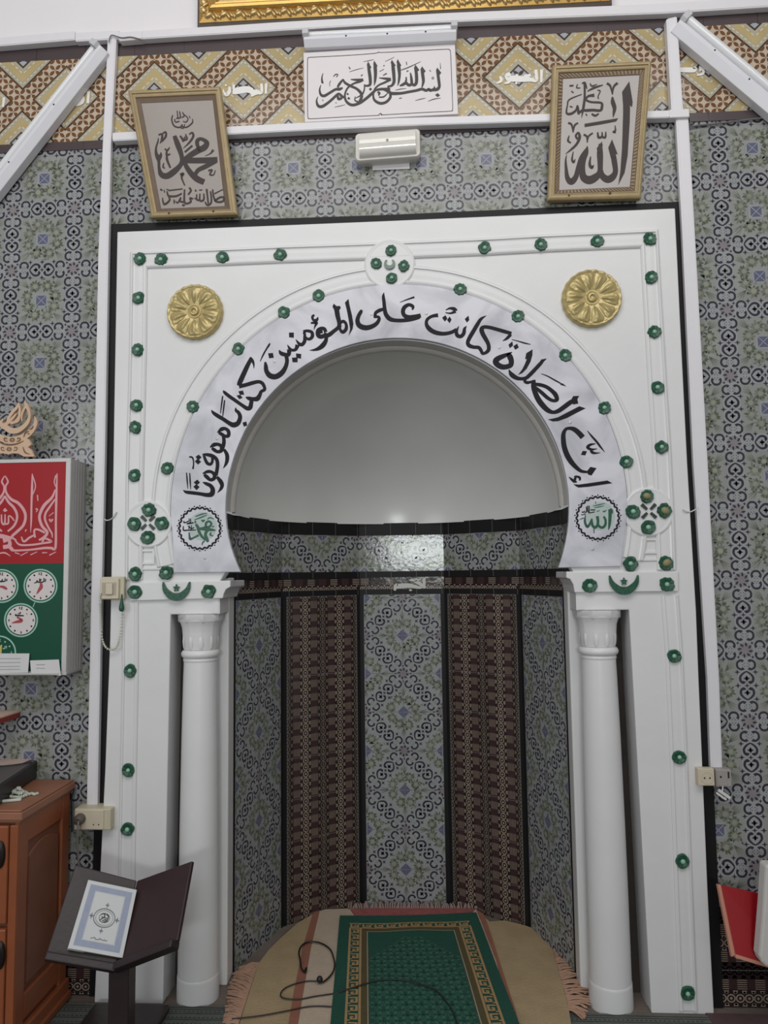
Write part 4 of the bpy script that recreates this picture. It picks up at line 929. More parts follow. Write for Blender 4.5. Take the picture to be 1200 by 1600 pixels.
R1 = framed('framed brown calligraphy leaning right with rope patterned inlay, at the top right of the surround', [(863,105),(1016.7,98),(1000,311.7),(855,315)], [(879,124),(999,118),(984,293),(873,298)], -.03, .012, PAPER2,
 [[(738,1060,66),(760,1180,66),(770,1290,62),(730,1358,82),(670,1378,86),(610,1330,72),(590,1250,56)], [(592,955,36),(587,1060,72),(590,1180,66),(585,1290,62),(540,1350,86),(460,1388,100),(390,1350,86),(380,1250,62),(395,1150,52),(425,1060,50),(437,985,14)],
  [(430,1020,36),(370,1120,56),(330,1240,56),(300,1350,62),(245,1408,76),(200,1360,56),(185,1250,36),(180,1150,22),(192,1085,6)], [(560,818,18),(570,880,30),(610,870,26),(612,815,14)], [(610,872,26),(650,880,26),(656,812,14)],
  [(668,238,30),(710,270,26),(736,372,12)], [(735,372,12),(750,280,26),(797,233,30)], [(208,708,26),(250,730,24),(268,822,12)], [(268,822,12),(285,740,24),(327,708,20)], [(393,848,26),(430,870,24),(436,942,12)], [(436,942,12),(450,870,22),(502,828,20)],
  [(320,902,26),(300,860,26),(330,825,24),(345,880,36),(310,960,30),(250,1020,26),(178,1077,6)], [(220,858,12),(208,920,26),(242,946,16)], [(766,738,10),(770,800,22),(745,815,24),(777,826,12)], [(270,1048,10),(255,1140,24),(275,1175,28),(292,1138,8)], [(476,1108,14),(465,1200,32),(490,1240,36),(512,1208,10)],
  [(735,398,16),(740,460,50),(760,530,46),(750,600,26),(744,645,6)], [(622,258,12),(520,290,28),(438,332,12)], [(520,380,40),(450,390,26),(420,430,26),(480,460,24),(600,470,26),(610,520,32),(590,560,30),(500,556,32),(410,560,32),(383,550,18)], [(405,240,26),(405,400,26),(390,530,30),(368,645,6)],
  [(385,552,30),(340,580,26),(330,518,12)], [(330,590,30),(320,500,16),(300,560,26),(240,600,30),(190,590,24),(200,500,16),(225,430,18),(372,368,10)], [(375,240,20),(410,230,18),(432,302,12)], [(225,268,20),(272,264,20)], [(320,248,12),(310,290,14),(352,292,12)], [(470,238,12),(490,270,18),(552,248,8)],
  [(558,320,14),(590,330,14),(565,390,14),(570,422,14)], [(248,330,16),(272,352,12)], [(488,600,22),(530,622,26),(572,598,16)], [(418,600,14),(432,622,14)], [(228,510,16),(262,522,12)], [(322,588,34),(348,592,34)]],
 [[(935,215),(975,460),(968,520),(945,495),(940,700),(915,1100),(880,1300),(805,1445),(830,1280),(850,1000),(862,600),(862,500),(850,340)], [(730,905),(797,1082),(770,1072),(770,1130),(712,1110),(686,1000)], [(608,930),(620,975),(600,1060),(560,1060),(548,1010)], [(403,720),(802,653),(780,690),(600,725),(406,757)]], (860, 100, 7.62), True)
for k, (u, v) in enumerate(((271,344),(339,341),(885,317),(948,313))):
    p = at(u, v, YW); mb = MB(); mb.tube([(p.x, YW, p.z-.004), (p.x, .0, p.z-.002), (p.x, -.008, p.z+.004)], [.003, .003, .004], 8)
    tag(mb.build('nail', mat('nail_steel', (120, 112, 100), 0.4, metal=0.7, var=0) if 'nail_steel' not in MATS else MATS['nail_steel']),
        ('left', 'right')[k % 2]+' nail under the '+('left', 'right')[k//2]+' framed calligraphy', 'nail', 'nails carrying the framed calligraphies')

# ------------------------------------------------------------------ gold picture frame at the top edge
GF = mat('gilt_frame', (198, 158, 88), 0.3, metal=0.6, var=0.12, scale=30); GFO = mat('gilt_ornament', (206, 176, 120), 0.3, metal=0.7, var=0.15, scale=50); GFE = mat('gilt_frame_edge', (92, 80, 70), 0.5, var=0.1)
bl, br = at(307, 38, .0), at(957.5, 5, .0)
t = thing('gold_picture_frame', 'large gilded picture frame with carved scroll border, cut off by the top edge', 'picture frame', ((bl.x+br.x)/2, YW, bl.z))
xa, xb, zz = bl.x, br.x, (bl.z+br.z)/2; hh = 1.0
def rr4(d, y): return [(xa+d, y, zz+d), (xb-d, y, zz+d), (xb-d, y, zz+hh-d), (xa+d, y, zz+hh-d)]
def gring(spec, name, m):
    mb = MB(); mb.grid([rr4(d, y) for d, y in spec], 0, False, True); return mb.build(name, m, t)
gring([(.0, YW-.001), (.0, .012), (.012, .004), (.012, YW-.001)], 'edge', GFE)
gring([(.010, .03), (.010, .002), (.028, -.006), (.052, -.002), (.052, .03)], 'carved_band', GF)
gring([(.050, .03), (.050, -.010), (.056, -.016), (.066, -.018), (.074, -.012), (.080, -.013), (.086, -.004), (.086, .03)], 'inner_moulding', GF)
gring([(.086, .03), (.086, -.003), (.092, -.006), (.098, -.001), (.098, .03)], 'beading', GFO)
mb = MB(); mb.face(rr4(.097, .012)); mb.build('picture', mat('dark_picture', (64, 56, 58), 0.25, var=0.1), t)
mb = MB(); N = 26
for side in range(3):
    nn = N if side == 0 else 12
    for i in range(nn):
        if side == 0: cx_, cz_, ux, uz = xa+.03+(xb-xa-.06)*(i+.5)/nn, zz+.031, 1, 0
        else: cx_, cz_, ux, uz = (xa+.031 if side == 1 else xb-.031), zz+.05+.4*(i+.5)/nn, 0, 1
        pc = (xb-xa)/N*.5
        for (o, w_, r, r2, rot, hgt) in ((-.35, .003, .018, .013, .5, .012), (.22, -.004, .019, .007, -.95, .010), (.58, .001, .018, .006, -.95, .009), (.95, -.004, .015, .005, -.95, .008)):
            rows = []
            for k in range(5):
                a = PI/2*k/4; row = []
                for q in [2*PI*e/12 for e in range(12)]:
                    ea, eb = r*math.cos(a)*math.cos(q), r2*math.cos(a)*math.sin(q); pa, pb = o*pc+ea*math.cos(rot)-eb*math.sin(rot), w_+ea*math.sin(rot)+eb*math.cos(rot)
                    row.append((cx_+ux*pa-uz*pb, -.004-hgt*math.sin(a), cz_+uz*pa+ux*pb))
                rows.append(row)
            mb.grid(rows, 0, True, True)
        # scroll eye
        pts = [(cx_+ux*(-.35*pc+.007*(1-k/14)*math.cos(k*.8))-uz*(.004+.007*(1-k/14)*math.sin(k*.8)), -.0150, cz_+uz*(-.35*pc+.007*(1-k/14)*math.cos(k*.8))+ux*(.004+.007*(1-k/14)*math.sin(k*.8))) for k in range(12)]
        mb.tube(pts, .0018, 6, caps=False)
mb.build('scroll_ornament', GFO, t)

# ================================================================== left: notice board with prayer clocks
YB = -.082
bx0, bx1 = -1.655, at(107.5, 860, YB).x; bz0, bz1 = 1.143, 1.916
t = thing('clock_board', 'grey edged wall board with red calligraphy panel above a green panel of painted prayer clocks', 'clock board', ((bx0+bx1)/2, YW, bz0))
ALU = mat('brushed_grey_case', (172, 170, 168), 0.4, metal=0.2, var=0.05, scale=4)
ALU2 = mat('board_front_edge', (198, 196, 194), 0.4, metal=0.1, var=0.03)
mb = MB(); mb.box((bx0, YB+.006, bz0), (bx1, YW-.001, bz1)); mb.build('case', ALU, t, bevel=.004)
rx0, rx1 = bx0+.024, at(101.5, 800, YB).x; zt, zm, zb_ = at(50, 722.5, YB).z, at(50, 880.5, YB).z, at(50, 1049, YB).z
mb = MB()
for lo, hi in (((bx0, zt), (bx1, bz1)), ((bx0, bz0), (bx1, zb_)), ((bx0, zb_), (rx0, zt)), ((rx1, zb_), (bx1, zt))): mb.box((lo[0], YB-.001, lo[1]), (hi[0], YB+.007, hi[1]))
mb.build('front_edge', ALU2, t, bevel=.001)
for k in range(5):
    y = YB+.022+k*.02; mb = MB(); mb.box((bx1-.001, y, bz0+.01), (bx1+.0012, y+.005, bz1-.008)); mb.build('side_rib', ALU, t)
mb = MB(); mb.box((rx0, YB+.001, zm), (rx1, YB+.006, zt)); red = mb.build('red_panel', mat('board_red', (160, 16, 26), 0.4, var=0.03, scale=3, spec=0.3), t)
mb = MB(); mb.box((rx0, YB+.001, zb_), (rx1, YB+.006, zm)); grn = mb.build('green_panel', mat('board_green', (8, 74, 54), 0.4, var=0.03, scale=3, spec=0.3), t)
bf = lambda u, v, h: (lambda p: (p.x, YB+.001-h, p.z))(at(u, v, YB+.001))
K, K2 = crop(0, 700, 8, bf), crop(0, 880, 8, bf)
PINK = mat('pale_pink_lettering', (216, 158, 162), 0.4, var=0.03)
mb = MB()
dome_s = [[(65,348,12),(100,420,22),(72,480,22),(80,560,26),(140,640,34),(230,690,36),(300,780,36),(320,870,34),(290,970,34),(210,1050,34),(150,1110,30),(205,1152,14)], [(60,598,22),(110,680,30),(170,740,32),(210,820,30),(210,900,28),(170,980,28),(98,1042,22)]]
write(mb, dome_s+[[(124-x, y, w_) for x, y, w_ in s] for s in dome_s] + [
  [(715,318,12),(706,600,28),(700,900,26),(695,1240,30),(640,1250,32),(560,1250,30),(400,1270,24),(250,1280,24),(160,1282,26)], [(702,340,20),(680,420,14),(696,482,12)], [(692,520,16),(650,620,30),(560,710,40),(510,800,36),(495,880,34),(530,980,34),(590,1050,34),(560,1110,34),(488,1152,24)],
  [(690,640,20),(620,740,26),(570,820,26),(565,900,26),(610,1000,24),(650,1070,20),(655,1122,10)], [(440,1120,24),(430,1030,24),(480,1020,26),(562,1060,26)], [(430,1090,24),(370,1120,26),(300,1170,26),(268,1108,14)], [(530,1180,26),(560,1130,24),(642,1170,26),(540,1190,24),(400,1210,24),(250,1210,24),(188,1148,16)],
  [(405,322,12),(402,500,28),(395,700,24),(392,900,22),(384,1055,6)], [(406,340,16),(445,480,14),(400,602,14)], [(20,830,16),(25,930,22),(60,950,24),(65,828,14)], [(60,950,22),(105,940,22),(110,850,16),(150,870,18),(180,912,14)], [(-100,1110,50),(0,1100,56),(150,1128,36)], [(40,1160,60),(110,1150,40),(120,1220,50),(40,1240,50)], [(100,1212,50),(165,1282,40)],
  [(258,1346,14),(352,1298,10)], [(383,1336,14),(467,1298,10)], [(528,1310,16),(592,1308,10)], [(618,1341,16),(702,1299,10)], [(188,1308,14),(247,1326,14)], [(-20,1322,14),(60,1310,20),(132,1352,8)], [(470,588,16),(476,662,12)], [(448,760,22),(470,770,18),(453,804,8)], [(613,852,8),(672,808,12)], [(618,888,18),(640,915,28),(662,888,18)], [(330,1018,20),(318,1048,10)]],
  [[(38,780),(65,748),(97,785),(62,802)]], K, .0006)
mb.build('lettering', PINK, red, weld=False)
CREAM = mat('clock_dial_white', (214, 206, 204), 0.4, var=0.02); MINT = mat('mint_ring', (150, 196, 176), 0.4, var=0.03); REDH = mat('red_hand', (166, 60, 66), 0.4, var=0.05); YELH = mat('yellow_hand', (196, 180, 96), 0.4, var=0.05)
def dial(cx, cy, hand, word, green=False):
    o = MB(); write(o, [], [disc(cx, cy, 180 if not green else 176, 40)], K2, .0006)
    d = o.build('clock_dial', CREAM if not green else MINT, grn, weld=False)
    if green: d.data.materials[0] = MATS['board_green']
    o = MB(); write(o, [[(cx+203*math.cos(2*PI*i/48), cy+203*math.sin(2*PI*i/48), 18) for i in range(49)]], [], K2, .0005, k=1); o.build('ring', MINT, d, weld=False)
    o = MB(); ml = []
    for hh_ in range(12):
        a = PI/6*hh_; x, y = cx+152*math.sin(a), cy-152*math.cos(a)
        if hh_ in (3, 6, 9): ml.append([(x-6,y-10,7),(x+8,y-6,7),(x,y,7),(x+8,y+8,7),(x-6,y+12,7)])
        elif hh_ == 0: ml += [[(x-16,y-16,10),(x-16,y+16,10)], [(x+2,y-12,8),(x+16,y-10,8),(x+4,y+14,8),(x+22,y+14,8)]]
    write(o, ml+word, [disc(cx+152*math.sin(PI/6*k), cy-152*math.cos(PI/6*k), 11, 9) for k in range(12) if k % 3], K2, .0012); o.build('numerals', INK if not green else MINT, d, weld=False)
    o = MB(); write(o, hand, [], K2, .0022); o.build('hand', REDH if not green else YELH, d, weld=False)
dial(507, 283, [[(510,240,20),(518,290,40),(495,330,34),(460,384,6)]], [[(572,195,12),(568,235,12)], [(550,185,12),(545,232,14),(470,236,16)], [(520,200,12),(500,225,12)], [(470,215,18),(455,240,14),(428,248,8)], [(500,190,12),(495,225,12)]])
dial(20, 285, [[(-40,300,10),(20,292,26),(60,305,34),(90,325,18)]], [[(88,195,12),(85,225,12)], [(66,190,12),(62,225,14),(0,228,18),(-40,228,16)], [(36,200,14),(20,225,12)]])
dial(263, 712, [[(152,746,8),(210,732,30),(262,722,40),(270,705,26),(215,672,20)]], [[(300,656,14),(240,654,18),(195,652,14),(205,636,12)], [(258,610,14),(250,630,14),(222,632,8)], [(335,625,8),(340,640,8)]])
dial(-10, 1115, [[(0,1170,40),(10,1060,34),(26,1020,10)]], [[(82,1030,10),(84,1065,10)], [(66,1035,10),(60,1066,12),(36,1066,12)]], True)
o = MB(); write(o, [[(437,488,10),(413,548,10)]], [], K2, .0005); o.build('link_line', MINT, grn, weld=False)
WPAP = mat('slip_paper', (206, 204, 204), 0.7, var=0.02); GREYL = mat('faint_print', (150, 150, 152), 0.7, var=0.05)
for k, (q, lab) in enumerate(((((-40,1021),(46,1021),(46,1050.5),(-40,1052)), 'wide white printed paper slip at the lower left of the clock board'), (((47,1032),(92,1030.5),(97,1055),(51,1052)), 'small white paper slip at the lower right corner of the clock board'))):
    y0 = YB-.004; top = [at(*p, y0) for p in q]; mb = MB()
    pts = [(p.x, y0 if i < 2 else y0-.010, p.z) for i, p in enumerate(top)]
    mb.prism(pts, [(a, b+.0012, c) for a, b, c in pts]); o = mb.build('paper_slip', WPAP); tag(o, lab, 'paper', 'paper slips on the clock board')
    mb = MB(); L2 = lambda a, b, s: tuple(a[i]+(b[i]-a[i])*s for i in range(3))
    for s in ((.25, .45, .65, .8) if k == 0 else (.3, .55)):
        l0, l1 = L2(pts[0], pts[3], s), L2(pts[1], pts[2], s); a, b = L2(l0, l1, .3 if k == 0 else .2), L2(l0, l1, .85 if k == 0 else .5)
        mb.face([(a[0], a[1]-.0008, a[2]), (b[0], b[1]-.0008, b[2]), (b[0], b[1]-.0008, b[2]-.002), (a[0], a[1]-.0008, a[2]-.002)])
    mb.build('print', GREYL, o, weld=False)
# clips of the board ledge that hold the slips: the ledge itself
mb = MB(); mb.box((bx0+.01, YB-.016, bz0+.004), (bx1-.02, YB+.001, bz0+.010)); mb.build('ledge', ALU2, t, bevel=.001)

# ------------------------------------------------------------------ cut wood calligraphy ornament on the board
WOOD_L = mat('pale_plywood', (208, 176, 148), 0.6, var=0.06, scale=30); WOOD_E = mat('engraved_brown', (120, 84, 58), 0.7, var=0.1)
YO = -.045
of = lambda u, v, h: (lambda p: (p.x, YO-h, p.z))(at(u, v, YO)); Q = crop(0, 610, 13.333, of)
t = thing('wooden_ornament', 'pale cut plywood calligraphy ornament shaped like a flame, standing on the clock board', 'ornament', (at(15, 716, YO).x, YO, bz1))
mb = MB()
write(mb, [], [[(-330,1388),(-230,1388),(-180,1320),(-80,1325),(0,1330),(100,1320),(210,1345),(300,1320),(420,1325),(530,1388),(750,1388),(690,1250),(620,1195),(690,1135),(640,1035),(570,1000),(520,1065),(400,1130),(260,1160),(120,1135),(20,1080),(-120,1010),(-200,1100),(-260,1250)]], Q, .012)
mb.build('stand', WOOD_L, t, weld=False)
mb = MB(); write(mb, [[(745,550,10),(772,650,64),(740,760,92),(660,870,116),(540,965,130),(400,1030,140),(250,1050,150),(100,1020,140),(-20,960,120),(-100,880,90),(-150,780,50)]], [], Q, .010); mb.build('crescent', WOOD_L, t, weld=False)
mb = MB()
write(mb, [[(430,262,8),(400,360,52),(310,460,62),(230,580,56),(190,690,50)], [(550,236,12),(590,330,66),(640,450,56),(652,560,54),(612,680,74),(520,780,90),(400,850,108),(270,850,120),(170,790,114),(90,740,104),(60,680,60),(110,610,30)],
  [(430,275,16),(452,400,44),(442,550,52),(400,640,80),(330,680,56),(255,700,56)], [(592,322,30),(520,450,42),(490,560,32),(498,655,20)], [(382,500,30),(300,600,54),(200,700,56),(120,740,80)]], [], Q, .014)
mb.build('calligraphy', WOOD_L, t, weld=False)
mb = MB(); st = []
for cx_, cy_ in ((290, 1040), (230, 1235)):
    for k in range(8): a = k*PI/4; st.append([(cx_+18*math.cos(a), cy_+18*math.sin(a), 10), (cx_+55*math.cos(a), cy_+45*math.sin(a), 22)])
for s in (1, -1):
    for cx_, cy_ in ((290, 1040), (230, 1235)):
        st.append([(cx_+s*90, cy_+30, 10), (cx_+s*150, cy_+20, 16), (cx_+s*165, cy_-30, 16), (cx_+s*120, cy_-40, 12), (cx_+s*115, cy_-10, 14)])
st += [[(520,1190,10),(560,1300,26),(660,1340,8)], [(20,1080,12),(120,1135,20),(260,1150,20),(400,1125,20),(530,1065,10)], [(530,980,10),(570,890,18),(640,860,10)], [(600,910,10),(650,915,20)], [(650,830,10),(710,790,18),(725,740,6)]]
write(mb, st, [], lambda x, y, h: Q(x, y, h+.0124), .0006); mb.build('engraving', WOOD_E, t, weld=False)

# ------------------------------------------------------------------ switch, sockets, plugs, beads
CREAMP = mat('cream_plastic', (206, 194, 172), 0.4, var=0.03); CREAM2 = mat('cream_plastic_box', (198, 190, 164), 0.45, var=0.05); GREYP = mat('dusty_grey_plastic', (160, 154, 150), 0.5, var=0.06)
def bxp(mb, a, b, y0, y1, m=0):
    p, q = at(*a, y0), at(*b, y0); mb.box((min(p.x, q.x), min(y0, y1), min(p.z, q.z)), (max(p.x, q.x), max(y0, y1), max(p.z, q.z)), m)
t = thing('light_switch', 'cream light switch on a surface box beside the left duct, with beads hung on it', 'light switch', (at(175,937,0).x, .0, at(175,937,0).z))
mb = MB(); bxp(mb, (158, 937), (194, 901), -.030, -.013); mb.build('back_box', CREAM2, t, bevel=.003)
mb = MB(); bxp(mb, (155.5, 936), (185.5, 904), -.040, -.030); mb.build('plate', CREAMP, t, bevel=.002)
mb = MB(); bxp(mb, (159, 930), (181, 910), -.0415, -.040); mb.build('bezel', mat('switch_bezel', (176, 164, 146), 0.5, var=0.02), t)
mb = MB(); bxp(mb, (164.5, 929), (175.5, 911.5), -.048, -.0415); mb.build('rocker', CREAMP, t, bevel=.002)
t = thing('prayer_beads', 'string of pale prayer beads with a green tassel hanging from the light switch', 'prayer beads', tuple(at(190, 930, -.025)), 'prayer beads')
BEAD = mat('pale_bead', (196, 196, 180), 0.35, var=0.05)
pth = smooth_path([at(190.5, 934, -.028), at(191, 955, -.024), at(190, 975, -.022), at(187, 995, -.022), at(183, 1009, -.022), at(176, 1015, -.022), at(167, 1013, -.022), at(161, 1003, -.022), at(158, 985, -.022), at(157, 960, -.024), at(156, 938, -.042), at(157, 926, -.044)], 8)
mb = MB(); d0 = 0
for i in range(len(pth)):
    p = Vector(pth[i])
    if i and (p-d0).length < .0062: continue
    d0 = p; rows = []
    for k in range(5):
        a = -PI/2+PI*k/4; rows.append([(p.x+.0042*math.cos(a)*math.cos(q), p.y+.0042*math.cos(a)*math.sin(q), p.z+.0042*math.sin(a)) for q in [2*PI*e/8 for e in range(8)]])
    mb.grid(rows, 0, True, True)
tag(mb.build('bead_string', BEAD, t), kind='stuff')
mb = MB(); pc = at(190.3, 930, -.034); rows = []
for r, dz, y in ((.002, .004, 0), (.003, -.008, 0), (.0035, -.014, 0), (.005, -.022, 0), (.009, -.042, 0), (.0095, -.050, 0), (.006, -.058, 0)):
    rows.append([(pc.x+r*math.cos(2*PI*i/18)*(1+.12*math.cos(6*2*PI*i/18)), pc.y+r*math.sin(2*PI*i/18), pc.z+dz) for i in range(18)])
mb.grid(rows, 0, True, True); mb.face(rows[0]); mb.face(rows[-1]); mb.build('tassel', GREEN, t)

PINH = HOLE
t = thing('wall_socket', 'wide cream double socket block below the left duct, with a grey plug in it', 'wall socket', (at(144,1297,0).x, .0, at(144,1297,0).z), 'surface mounted wall sockets')
mb = MB(); bxp(mb, (115.5, 1297), (173, 1264), -.034, .036); mb.build('body', CREAM2, t, bevel=.004)
mb = MB(); bxp(mb, (117, 1296), (162, 1266), -.0385, -.034); mb.build('plate', CREAMP, t, bevel=.002)
for u in (146, 154): mb = MB(); bxp(mb, (u-.9, 1289.5), (u+.9, 1287.7), -.0392, -.0384); mb.build('pin_hole', PINH, t)
mb = MB(); bxp(mb, (142, 1285), (158, 1273), -.0392, -.0385); mb.build('socket_face', CREAMP, t)
t = thing('plug', 'dark grey plug with a grey cord in the cream double socket block', 'plug', tuple(at(126, 1282, -.05)))
GREYC = mat('grey_cord', (112, 106, 104), 0.5, var=0.05)
c = at(126, 1279, -.0385); mb = MB(); mb.tube([(c.x, -.0385, c.z), (c.x, -.058, c.z), (c.x, -.064, c.z-.002)], [.019, .018, .012], 20); mb.build('body', mat('plug_grey', (96, 86, 80), 0.5, var=0.08), t)
mb = MB(); mb.tube(smooth_path([tuple(at(123, 1281, -.06)), tuple(at(121.5, 1296, -.075)), tuple(at(121, 1320, -.07)), tuple(at(122.5, 1345, -.06)), tuple(at(125, 1375, -.05)), tuple(at(126, 1440, -.05)), tuple(at(128, 1500, -.05))], 5), .0035, 8); mb.build('cord', GREYC, t)
t = thing('wall_socket', 'small cream socket with two pin holes, left one under the right duct', 'wall socket', (at(1104,1228,0).x, .0, at(1104,1228,0).z), 'surface mounted wall sockets')
mb = MB(); bxp(mb, (1091.5, 1228), (1116, 1201), -.030, -.001); mb.build('body', CREAMP, t, bevel=.003)
mb = MB(); p = at(1105, 1215.5, -.0305)
rows = [[(p.x+r*math.cos(2*PI*i/24), -.030-h, p.z+r*math.sin(2*PI*i/24)) for i in range(24)] for r, h in ((.020, 0), (.020, .0012), (.0185, .0012), (.0185, .0002))]
mb.grid(rows, 0, False, True); mb.build('socket_ring', CREAMP, t)
for u in (1101, 1109.5): mb = MB(); bxp(mb, (u-1, 1217), (u+1, 1214.6), -.0308, -.030); mb.build('pin_hole', PINH, t)
t = thing('wall_socket', 'small dusty grey aerial socket, right one under the right duct', 'wall socket', (at(1131,1229,0).x, .0, at(1131,1229,0).z), 'surface mounted wall sockets')
mb = MB(); bxp(mb, (1119, 1229.5), (1142.5, 1202), -.012, YW-.001); mb.build('body', GREYP, t, bevel=.003)
mb = MB(); bxp(mb, (1122, 1227), (1136, 1204), -.0135, -.012); mb.build('face_plate', GREYP, t, bevel=.001)
mb = MB(); bxp(mb, (1125, 1215.5), (1127.6, 1212.6), -.0142, -.0135); mb.build('pin_hole', PINH, t)
mb = MB(); bxp(mb, (1137.5, 1216), (1139.5, 1206), -.0128, -.012); mb.build('vent_slot', PINH, t)
t = thing('cable_tag', 'white cable end with tag dangling below the grey aerial socket', 'cable', tuple(at(1128, 1229, -.014)))
WPL = mat('white_tag_plastic', (214, 212, 210), 0.4, var=0.02)
mb = MB(); mb.tube([tuple(at(1129.5, 1228, -.015)), tuple(at(1128.5, 1238, -.018))], .002, 8); mb.build('cord', WPL, t)
a, b = at(1121.5, 1237, -.02), at(1140, 1250, -.02); d = (b-a).normalized(); nrm = Vector((-d.z, 0, d.x))
for o, nm in ((.006, 'plug'), (-.006, 'tag')):
    mb = MB(); s0 = a+nrm*o; s1 = b+nrm*o-d*(.0 if o > 0 else .008); h_ = nrm*(.005 if o > 0 else .0035)
    mb.prism([tuple(s0-h_), tuple(s1-h_), tuple(s1+h_), tuple(s0+h_)], [tuple(v_+Vector((0, .008, 0))) for v_ in (s0-h_, s1-h_, s1+h_, s0+h_)]); mb.build(nm, WPL, t, bevel=.001)
for k, pts in enumerate(([(163,811),(166,813),(172,812),(177,808),(180,803),(182,800)], [(1067,796),(1072,799),(1078,800),(1085,797),(1090,794)])):
    mb = MB(); mb.tube(smooth_path([tuple(at(u, v, -.006 if k == 0 and u > 172 or k == 1 and u < 1075 else .0)) for u, v in pts], 4), .0022, 7)
    tag(mb.build('string_tie', mat('white_string', (206, 204, 200), 0.7, var=0.03) if 'white_string' not in MATS else MATS['white_string']), 'short white string end beside the '+('left', 'right')[k]+' vertical duct', 'string', 'string ends at the black border')
mb = MB(); mb.tube(smooth_path([tuple(at(u, v, YW-.009)) for u, v in ((1076,180),(1079,190),(1076,198),(1090,196),(1120,193),(1160,188),(1230,180))], 5), .0032, 8); tag(mb.build('cable', GREYC), 'thin grey cable running right from the joint box along the frieze edge', 'cable')
mb = MB(); mb.tube(smooth_path([tuple(at(u, v, YW-.012)) for u, v in ((-20,78),(60,71),(120,66),(166,63))], 5), .003, 8); tag(mb.build('cable', W_PLASTIC), 'white cable running under the sagging duct at the upper left edge', 'cable')
mb = MB(); mb.tube(smooth_path([tuple(at(u, v, .006)) for u, v in ((170,66),(172,58),(176,55),(190,59),(205,58),(221,62))], 5), .0022, 8); tag(mb.build('cable', GREYC), 'thin dark cable looping over the top of the left vertical duct', 'cable')

# ================================================================== carpet and rugs
CARP = mat('grey_green_carpet', (96, 100, 94), 0.95, var=0.12, scale=60, bump=0.3, bscale=200)
CARP_D = mat('dark_carpet_line', (52, 56, 54), 0.95, var=0.1, scale=60)
CARP_M = mat('maroon_carpet', (84, 62, 64), 0.95, var=0.12, scale=60)
t = thing('carpet', 'grey green striped floor carpet along the foot of the white surround', 'carpet', (0, -2, 0))
mb = MB(); mb.box((-2.2, -4.4, 0.0), (1.02, -.018, .008)); mb.build('pile', CARP, t)
mb = MB(); mb.box((1.02, -4.4, 0.0), (2.2, -.004, .008)); mb.build('maroon_field', CARP_M, t)
mb = MB(); rows_ = [(-.030, .004), (-.042, .003)]
for y, wd in rows_: mb.face([(-2.2, y-wd/2, .0086), (1.02, y-wd/2, .0086), (1.02, y+wd/2, .0086), (-2.2, y+wd/2, .0086)])
for r in range(6):
    y0 = -.058-.034*r
    for i in range(210):
        x = -2.15+i*.015
        mb.face([(x, y0, .0086), (x+.006, y0+.009, .0086), (x+.012, y0, .0086), (x+.006, y0+.003, .0086)])
    mb.face([(-2.2, y0-.008, .0086), (1.02, y0-.008, .0086), (1.02, y0-.005, .0086), (-2.2, y0-.005, .0086)])
mb.build('woven_pattern', CARP_D, t, weld=False)

def flat(mb, px, z0, z1, m=0):
    pts = [(lambda p: (p.x, p.y))(atz(u, v, z1)) for u, v in px]
    filled(pts, [], z1, z0, mb, m, lambda x, z, Y: (x, z, Y))
RUGB = mat('beige_rug', (172, 150, 116), 0.95, var=0.10, scale=12, bump=0.4, bscale=160); RUST = mat('rust_stripe', (146, 96, 78), 0.95, var=0.08); CREAMR = mat('cream_rug', (190, 172, 152), 0.95, var=0.06, bump=0.3, bscale=160)
FRINGE = mat('pinkish_fringe', (176, 140, 118), 0.95, var=0.12)
t = thing('beige_rug', 'beige rug with rust stripes and pinkish fringes lying under the green rug', 'rug', (0, .2, 0))
mb = MB(); flat(mb, [(373,1604),(386,1560),(404,1505),(420,1484),(436,1468),(465,1442),(489,1428),(500,1422),(532,1421),(640,1419),(744,1421),(765,1440),(789,1438),(821,1446),(845,1455),(853,1462),(863,1481),(872,1514),(883,1552),(889,1578),(893,1604)], .0085, .018)
mb.build('body', RUGB, t)
mb = MB(); flat(mb, [(500,1421),(532,1420),(640,1418),(744,1420),(752,1437),(775,1500),(795,1560),(805,1604),(465,1604),(474,1550),(486,1480)], .018, .0195); mb.build('cream_middle', CREAMR, t)
for px in ([(489,1427),(500,1420),(486,1480),(474,1550),(465,1604),(450,1604),(459,1550),(473,1480)], [(744,1421),(756,1428),(768,1462),(788,1525),(806,1580),(812,1604),(802,1604),(775,1500),(752,1440)]):
    mb = MB(); flat(mb, px, .0185, .0205); mb.build('rust_stripe', RUST, t)
rfr = random.Random(11)
for a_, b_, out in (([(373,1600),(386,1560),(404,1505)], [(352,1598),(356,1570),(364,1528),(380,1512)], -1), ([(853,1462),(863,1481),(872,1514),(883,1552),(889,1578)], [(862,1466),(874,1482),(897,1512),(920,1552),(914,1590)], 1)):
    mb = MB(); N = 95
    pa, pb = smooth_path(a_, 40), smooth_path(b_, 40)
    for i in range(N):
        s = i/(N-1); u0, v0 = pa[min(len(pa)-1, int(s*(len(pa)-1)))]; u1, v1 = pb[min(len(pb)-1, int(max(0, min(1, s+rfr.uniform(-.04, .04)))*(len(pb)-1)))]
        p, q = atz(u0, v0, .017), atz(u1+rfr.uniform(-4, 4), v1+rfr.uniform(-3, 3), .012)
        mid = (p+q)/2+Vector((rfr.uniform(-.008, .008), rfr.uniform(-.01, .01), .006))
        mb.tube(smooth_path([tuple(p), tuple(mid), tuple(q)], 3), [.0032]*7 if True else 0, 5, caps=False)
    tag(mb.build('fringe', FRINGE, t, weld=False), kind='stuff')
PK = mat('faded_red_pile', (150, 84, 82), 0.95, var=0.2, scale=40); PKF = mat('pale_pink_fringe', (186, 160, 154), 0.95, var=0.12)
